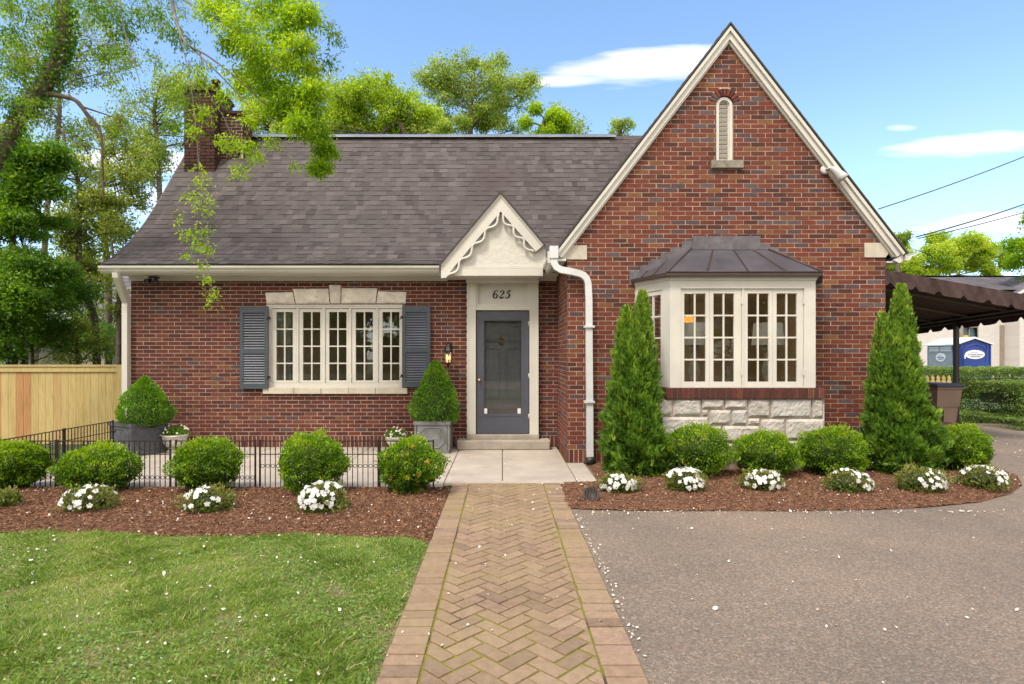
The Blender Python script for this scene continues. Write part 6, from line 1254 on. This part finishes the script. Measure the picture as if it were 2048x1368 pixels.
# the leaning tree whose limbs hang over the roof
def big_tree():
    Y = 9.2; s = Y/F; P = lambda x, y, dy=0: at(x, y, Y+dy); o = empty('overhanging_tree', (P(-170, 700).x, Y, 0), 'large leaning tree at the left with bright branches hanging over the roof', 'tree'); b = Vector((P(-170, 700).x, Y, 0)); g = np.random.default_rng(12); rr = random.Random(12)
    mb = MB(); L2 = lambda pts, Yo=0: [P(x, y, Yo+(q[0] if q else 0))-b for x, y, *q in pts]
    tr = [Vector((0, 0, -.05))]+L2([(-140, 600), (-60, 420), (-5, 310), (45, 225), (95, 160), (120, 105), (128, 40), (124, -60), (140, -200)])
    limb(mb, tr, .15, .085, 12); limb(mb, L2([(70, 185), (110, 190), (150, 200), (172, 225), (200, 262), (205, 320), (206, 400)]), .045, .012); limb(mb, L2([(160, 212), (200, 225), (243, 240)]), .02, .006)
    V, T_ = [], []
    g2 = np.random.default_rng(5)   # ivy on the trunk
    c = curve(tr, 30); n = 5200; idx = g2.integers(30, len(c), n); C_ = np.array([tuple(q) for q in c])[idx]; pos = C_+unit(g2.normal(size=(n, 3)))*g2.uniform(.10, .24, (n, 1)); V.append(leaf_quads(pos, g2.normal(size=(n, 3))-np.array([0, 0, .6]), g2.uniform(.035, .08, n), g2.uniform(.025, .05, n), g2)); T_.append(np.clip(g2.normal(.35, .15, n), 0, 1))
    mb.build('trunk', M['bark'], o); np_mesh('ivy', np.concatenate(V), 4, np.concatenate(T_), M['ivy'], o)
    # hanging limbs; Y offsets bring them in front of the roof
    mb = MB(); d = -1.4
    limbs = [[(125, -120), (230, -90, -.5), (330, -20, -.9), (352, 40, -1.1), (372, 85, d), (420, 115, d), (490, 170, d), (570, 245, d), (640, 300, d)], [(372, 85, d), (440, 150, d), (500, 215, d), (530, 262, d), (560, 300, d)],
             [(330, -20, -.9), (420, 30, d), (500, 80, d), (580, 130, d), (650, 200, d)], [(230, -90, -.5), (245, 40, -.7), (262, 110, -.8), (282, 180, -.9), (270, 240, -.9)], [(400, 105, d), (415, 180, d), (450, 240, d), (468, 290, d)],
             [(330, -60, -.9), (480, -30, d), (600, 0, d), (650, 50, d), (680, 75, d)], [(352, 40, -1.1), (380, 160, d), (392, 260, d), (398, 340, d), (404, 440, d), (414, 520, d), (422, 600, d)]]
    rads = [.035, .014, .018, .014, .010, .022, .008]
    for l, r in zip(limbs, rads): limb(mb, L2(l), r, .003, 6, 8)
    V, T_ = [], []
    def spray(px, py, dy, rx, n, tone, lo=.038, hi=.078, ry=None, droop=.25):
        c = P(px, py, dy)-b; ry = ry or rx*.8; Yc = Y+dy; v, t = leaf_clump(g, c, (rx*Yc/F, rx*Yc/F*.9, ry*Yc/F), n, lo, hi, tone, droop, .8, .36); V.append(v); T_.append(t)
        for _ in range(3): e = c+Vector((rr.uniform(-1, 1)*rx*.8, rr.uniform(-.6, .6)*rx, rr.uniform(-.9, .4)*ry))*(Yc/F); limb(mb, [c+Vector((rr.uniform(-.1, .1), 0, .08)), c.lerp(e, .5)+Vector((0, 0, .03)), e], .005, .0018, 4, 3)
    dense = [(430, 20, 52), (480, 45, 55), (530, 15, 50), (560, 60, 52), (590, 30, 42), (510, 95, 52), (570, 120, 52), (610, 140, 44), (470, 85, 42), (600, 90, 40), (540, 165, 48), (590, 190, 44), (620, 215, 38), (560, 215, 42), (600, 250, 38), (635, 265, 30), (650, 300, 26), (640, 335, 22), (520, 130, 40), (615, 30, 40), (570, -15, 60), (450, -25, 60), (625, 180, 30)]
    for (x, y, r) in dense: spray(x, y, d+rr.uniform(-.35, .25), r*1.05, 1050, .60+rr.uniform(-.22, .22))
    for (x, y, r, n) in [(455, 285, 26, 150), (490, 292, 30, 240), (510, 312, 20, 120), (478, 345, 20, 110), (590, 335, 14, 50), (545, 285, 22, 110), (410, 225, 30, 160), (440, 190, 34, 190), (400, 150, 34, 170), (470, 150, 34, 170), (500, 240, 30, 180), (390, 265, 26, 110), (395, 340, 15, 45), (405, 365, 18, 65), (385, 395, 22, 70), (415, 405, 16, 45), (350, 435, 20, 26), (400, 425, 20, 50), (375, 470, 22, 55), (410, 462, 22, 65), (400, 490, 24, 80), (420, 500, 14, 40), (375, 515, 16, 30), (405, 530, 14, 35), (412, 560, 14, 40), (420, 585, 13, 40), (424, 605, 11, 30)]: spray(x, y, d, r, n, .66+rr.uniform(-.12, .15))
    for (x, y, r, n) in [(665, 75, 26, 90), (680, 85, 16, 40), (660, 55, 20, 60), (655, 130, 24, 80), (665, 118, 14, 30)]: spray(x, y, d, r, n, .25, droop=.1)
    np_mesh('crown', np.concatenate(V), 4, np.concatenate(T_), M['maple'], o); V.clear(); T_.clear()
    # lighter, thinner foliage against the sky between trunk and limbs
    for k in range(105):
        x, y = rr.uniform(-30, 410), rr.uniform(-40, 270)
        if 90 < x < 330 and y > 150 and rr.random() < .65: continue
        spray(x, y, rr.uniform(-1.0, .8), rr.uniform(22, 46), rr.randint(60, 170), .50+rr.uniform(-.22, .22), .03, .066)
    for (x, y, r, n) in [(20, 60, 60, 300), (60, 20, 60, 300), (15, 130, 50, 260), (230, 30, 50, 260), (180, 10, 50, 240), (300, 30, 50, 260), (350, 70, 40, 200), (20, 200, 40, 200), (240, 60, 40, 220), (210, 110, 30, 120)]: spray(x, y, -.2, r, n*2, .36)
    np_mesh('crown', np.concatenate(V), 4, np.concatenate(T_), M['leafmid'], o); mb.build('limbs', M['barkpale'], o)
M['leafmid'] = leafmat('mid_leaf', [(0, (.045, .12, .012)), (.5, (.15, .28, .022)), (1, (.36, .48, .05))], .55)
big_tree()
# trees across the street, behind the photographer (seen in the window glass)
for k, (x, y, h) in enumerate([(-30, -24, 10), (-21, -22, 9), (-13, -22, 9), (-5, -25, 11), (3, -23, 9), (10, -24, 10), (17, -23, 9), (25, -26, 10)]):
    crown_tree('street_tree', (x, y, 0), [(0, 0, 0), (.1, 0, h*.4), (0, 0, h*.9)], blob(0, 0, h*.58, h*.42, h*.42, h*.42, 26, h*.2, 60+k), M['ivy'], M['bark'], 'leafy tree across the street, behind the camera', 'tree', 'trees across the street', 420, (.35, .7), 60+k, .3, .4)
m, nt, N, L, B = mat_new('amber_shade'); B.inputs['Base Color'].default_value = (.8, .35, .06, 1); B.inputs['Emission Color'].default_value = (1, .36, .05, 1); B.inputs['Emission Strength'].default_value = .9; M['amber'] = m
def across():
    for k, (x, w_, hh) in enumerate(((-24, 12, 3.4), (-2, 14, 3.6), (20, 12, 3.2))):
        o = empty('street_house', (x, -36, 0), ['red brick house across the street on the left behind the camera', 'brick house straight across the street behind the camera', 'red brick house across the street on the right behind the camera'][k], 'house', 'houses across the street'); mb = MB(); mb.box(-w_/2, w_/2, -8, 0, 0, hh); mb.build('wall', M['brick_dark'], o); mb = MB(); mb.prism([(-8.5, hh), (.5, hh), (-4, hh+3.2)], -w_/2-.4, w_/2+.4, Fr((0, 0, 0), (0, 1, 0), (1, 0, 0))); mb.build('roof', M['greyroof'], o)
        for q in (-w_*.3, w_*.25): mb = MB(); mb.box(q-.8, q+.8, 0, .04, 1, 2.4); mb.build('window', M['bluepane'], o)
    for k, (x0, x1) in enumerate(((-60, -12), (-11, 12), (13, 60))):  # unseen hedge rows added to block bright sky reflected in the windows
        o = empty('street_hedge', ((x0+x1)/2, -31, 0), ['long hedge across the street on the left behind the camera', 'long hedge straight across the street behind the camera', 'long hedge across the street on the right behind the camera'][k], 'hedge', 'hedges across the street'); hw = (x1-x0)/2; mb = MB(); mb.box(-hw, hw, -.6, .6, 0, 2.9+.3*k); mb.build('stems', M['core'], o)
        g = np.random.default_rng(k); n = 9000; c = np.stack([g.uniform(-hw, hw, n), .6+g.uniform(0, .25, n), g.uniform(0, 3.1+.3*k, n)], 1); np_mesh('foliage', leaf_quads(c, g.normal(size=(n, 3)), g.uniform(.15, .35, n), .15, g), 4, g.random(n)*.8, M['ivy'], o)
across()
sheet('street', [(-90, -15), (90, -15), (90, -8), (-90, -8)], -.04, M['asphalt'])
# ---------------------------------------------------------------- lamps and small things
def wall_lantern():
    Y = 10.08; s = Y/F; X = (896.5-CX)*s; z = lambda y: H-(y-CY)*s; o = empty('wall_lantern', (X, Y1, 0), 'lit black carriage lantern on the brick wall left of the front door', 'wall lamp'); dy = Y-Y1; mb = MB(); bz0, bz1 = z(726), z(702)
    mb.lathe([(.0, 0), (.05, 0), (.05, .012), (.0, .014)], n=14, fr=Fr((0, -.02, z(690)), (1, 0, 0), (0, 0, 1), (0, -1, 0))); mb.tube([(0, -.03, z(692)), (0, -.10, z(686)), (0, dy, z(684)), (0, dy, z(690))], .009, 6)
    mb.lathe([(.012, z(683)), (.02, z(686)), (.012, z(688)), (.035, z(692)), (.052, z(696)), (.078, z(701)), (.074, z(702.5)), (.05, z(702.5)), (0, z(702.0))][::-1], (0, dy, 0), 6, smooth=False)
    mb.lathe([(.0, z(735)), (.012, z(734)), (.02, z(731)), (.03, z(728)), (.055, z(726.5)), (.055, z(725)), (0, z(725))], (0, dy, 0), 6, smooth=False)
    for k in range(6): a = k*math.pi/3; mb.tube([(.050*math.cos(a), dy+.050*math.sin(a), bz0), (.070*math.cos(a), dy+.070*math.sin(a), bz1)], .005, 4)
    mb.build('frame', M['black'], o); mb = MB(); mb.lathe([(.046, bz0), (.066, bz1)], (0, dy, 0), 6, smooth=False); mb.build('glass', M['lanternglass'], o)
    mb = MB()
    for q in (-.022, .022): mb.lathe([(.008, bz0), (.008, bz0+.05), (.016, bz0+.07), (.017, bz0+.10), (.003, bz0+.15)], (q, dy, 0), 10)
    mb.build('bulb', M['bulb'], o)
wall_lantern()
def pendant():
    Y = 9.6; p = at(1379, 641, Y); o = empty('pendant_lamp', p, 'small lit orange pendant lamp above the left table lamp inside the bay', 'ceiling lamp'); mb = MB(); mb.lathe([(.085, -.05), (.085, .05), (.06, .07), (.02, .075)], n=16); mb.build('lamp_shade', M['amber'], o); mb = MB(); mb.tube([(0, 0, .07), (0, 0, 2.73-p.z)], .006, 6); mb.build('cord', M['black'], o)
    ld = bpy.data.lights.new('bulb', 'POINT'); ld.energy = 10; ld.color = (1, .88, .74); ld.shadow_soft_size = .06; lo = link('bulb', ld, None, o); lo.location = (0, 0, -.12)
pendant()
def spotlight():
    Y = Y2; p = at(1649, 340, Y-.01); o = empty('spotlight', p, 'pale bullet spotlight on the gable brick by the right rake board', 'spotlight'); mb = MB(); mb.lathe([(0, 0), (.068, 0), (.068, .02), (.055, .03), (0, .034)], n=20, fr=Fr((0, 0, 0), (1, 0, 0), (0, 0, 1), (0, -1, 0))); mb.tube([(0, -.03, 0), (.03, -.09, 0), (.06, -.11, -.01)], .014, 8); mb.build('mount', M['spot'], o)
    ax = Vector((.60, -.22, -.76)).normalized(); u = ax.cross(Vector((0, 0, 1))).normalized(); fr_ = Fr((.045, -.12, .0), u, ax.cross(u), ax); mb = MB(); mb.lathe([(.0, -.01), (.028, 0), (.042, .04), (.058, .11), (.072, .19), (.080, .24), (.074, .24), (.066, .19), (0, .17)], n=20, fr=fr_); h_ = mb.build('hood', M['spot'], o); mb = MB(); mb.lathe([(0, .16), (.062, .175), (.0, .185)], n=16, fr=fr_); mb.build('lens', M['drain'], h_)
spotlight()
def twin_flood():
    p = at(308, 560, Y1-.2); o = empty('floodlight', p, 'black twin-headed floodlight under the left eave', 'floodlight'); mb = MB(); mb.box(-.07, .07, -.05, .05, .03, .06); mb.tube([(-.05, 0, .03), (-.05, -.04, .0)], .012, 6); mb.tube([(.05, 0, .03), (.05, -.04, .0)], .012, 6); mb.build('mount', M['black'], o)
    for s_ in (-1, 1): ax = Vector((s_*.35, -.7, -.45)).normalized(); u = ax.cross(Vector((0, 0, 1))).normalized(); mb = MB(); mb.lathe([(.02, -.05), (.035, -.03), (.05, .03), (.052, .05), (.045, .045), (0, .035)], n=14, fr=Fr((s_*.06, -.05, -.02), u, ax.cross(u), ax)); mb.build('head', M['black'], o)
twin_flood()
def ground_grate():
    p = gnd(1182, 1000, .03); o = empty('drain_cap', (p.x, p.y, .085), 'round black slatted drain cap in the mulch beside the path', 'drain cap'); fr_ = Fr((0, 0, .0), (1, 0, 0), (0, .5, .87), (0, -.87, .5)); mb = MB(); mb.lathe([(.075, -.06), (.08, -.02), (.088, .0), (.088, .012), (.074, .012), (.072, 0)], n=24, fr=fr_); mb.lathe([(0, -.05), (.07, -.05), (0, -.049)], n=16, fr=fr_); mb.build('rim', M['drain'], o); mb = MB()
    for k in range(-4, 5): x = k*.017; hw = math.sqrt(.075**2-x*x); mb.box(x-.003, x+.003, -hw, hw, .002, .012, fr_)
    mb.build('slats', M['copper_edge'], o)
ground_grate()
def table_lamp(px, label, Y=8.42):
    s = Y/F; X = (px-CX)*s; z = lambda y: H-(y-CY)*s; o = empty('table_lamp', (X, Y, BZ0), label, 'table lamp', 'table lamps in the bay window'); b = BZ0; zz = lambda y: z(y)-b; mb = MB(); r = 29*s
    mb.lathe([(.045, 0), (.085, .0), (.085, .03), (.05, .05), (.04, .09), (.075, .16), (.085, .24), (.06, .33), (.035, .38), (.06, .42), (.042, .46), (.055, .60), (.075, zz(702)), (.05, zz(700)), (.012, zz(698)), (.012, zz(690))], n=20); mb.build('base', M['urn'], o); mb = MB(); mb.lathe([(r*1.05, zz(690)), (r*.93, zz(646))], n=28); f = mb.v[:]; mb.f = mb.f[:28]; mb.t = mb.t[:28]; mb.sm = mb.sm[:28]; mb.build('lamp_shade', M['shade'], o)
table_lamp(1388, 'white shaded table lamp in the left casement of the bay window'); table_lamp(1536, 'white shaded table lamp in the right casement of the bay window')
o = empty('console_table', (3.3, 9.35, 0), 'dark narrow table standing inside the bay window', 'table'); tz_ = .80; mb = MB(); mb.box(-1.1, 1.1, -.3, .3, tz_-.04, tz_-.002); mb.build('tabletop', M['wood'], o)
for x in (-1.03, 1.03):
    for y in (-.25, .25): mb = MB(); mb.box(x-.03, x+.03, y-.03, y+.03, .0, tz_-.04); mb.build('leg', M['wood'], o)
o = empty('flower_vase', (3.22, 8.42, BZ0), 'vase with white flowers between the two table lamps', 'vase'); mb = MB(); mb.lathe([(.05, 0), (.08, .1), (.07, .2), (.045, .26), (.06, .3)], n=16); mb.build('vessel', M['glass'], o); g = np.random.default_rng(3); d = unit(g.normal(size=(160, 3))); d[:, 2] = abs(d[:, 2]); np_mesh('flowers', leaf_quads(d*np.array([.24, .12, .24])+np.array([0, 0, .42]), d+g.normal(0, .3, (160, 3)), .06, .035, g), 4, g.random(160), M['bloom'], o)
mb = MB(); n = 40
cx0, cx1 = px1(550), px1(574); vs = [(cx0+(cx1-cx0)*i/n, Y1+.22+.03*math.sin(i*1.3)+.01*math.sin(i*2.9), z) for z in (1.0, 2.46) for i in range(n+1)]; mb.add(vs, [(i, i+1, n+2+i, n+1+i) for i in range(n)]); tag(mb.build('curtain', M['curtain']), 'white curtain drawn aside at the left of the casement window', 'curtain')
mb = MB(); cx0, cx1 = px1(796), px1(802); mb.add([(cx0+(cx1-cx0)*i/n, Y1+.22+.02*math.sin(i*.9), z) for z in (1.0, 2.46) for i in range(n+1)], [(i, i+1, n+2+i, n+1+i) for i in range(n)]); tag(mb.build('curtain', M['curtain']), 'narrow strip of white curtain at the right of the casement window', 'curtain')
# overhead cables from the house to the right
for k, (a, b, dz, r) in enumerate([((1757, 418), (2048, 308), .12, .010), ((1832, 474), (2048, 404), .10, .012), ((1836, 477), (2048, 421), .08, .009)]):
    A = at(*a, 9.6 if k else 11.0); B_ = at(b[0]+(b[0]-a[0])*.4, b[1]+(b[1]-a[1])*.4, 12.5); pts = []
    if k == 0: A = at(*a, 10.2)
    for i in range(25): t = i/24; p = A.lerp(B_, t); p.z -= dz*4*t*(1-t)*.5; pts.append(p)
    mb = MB(); mb.tube(pts, r, 6); tag(mb.build('overhead_cable', M['cable']), ['topmost overhead cable leaving the right slope of the gable', 'thicker overhead cable leaving the right eave corner', 'thinner lowest overhead cable just below the thicker one'][k], 'cable', 'overhead cables')
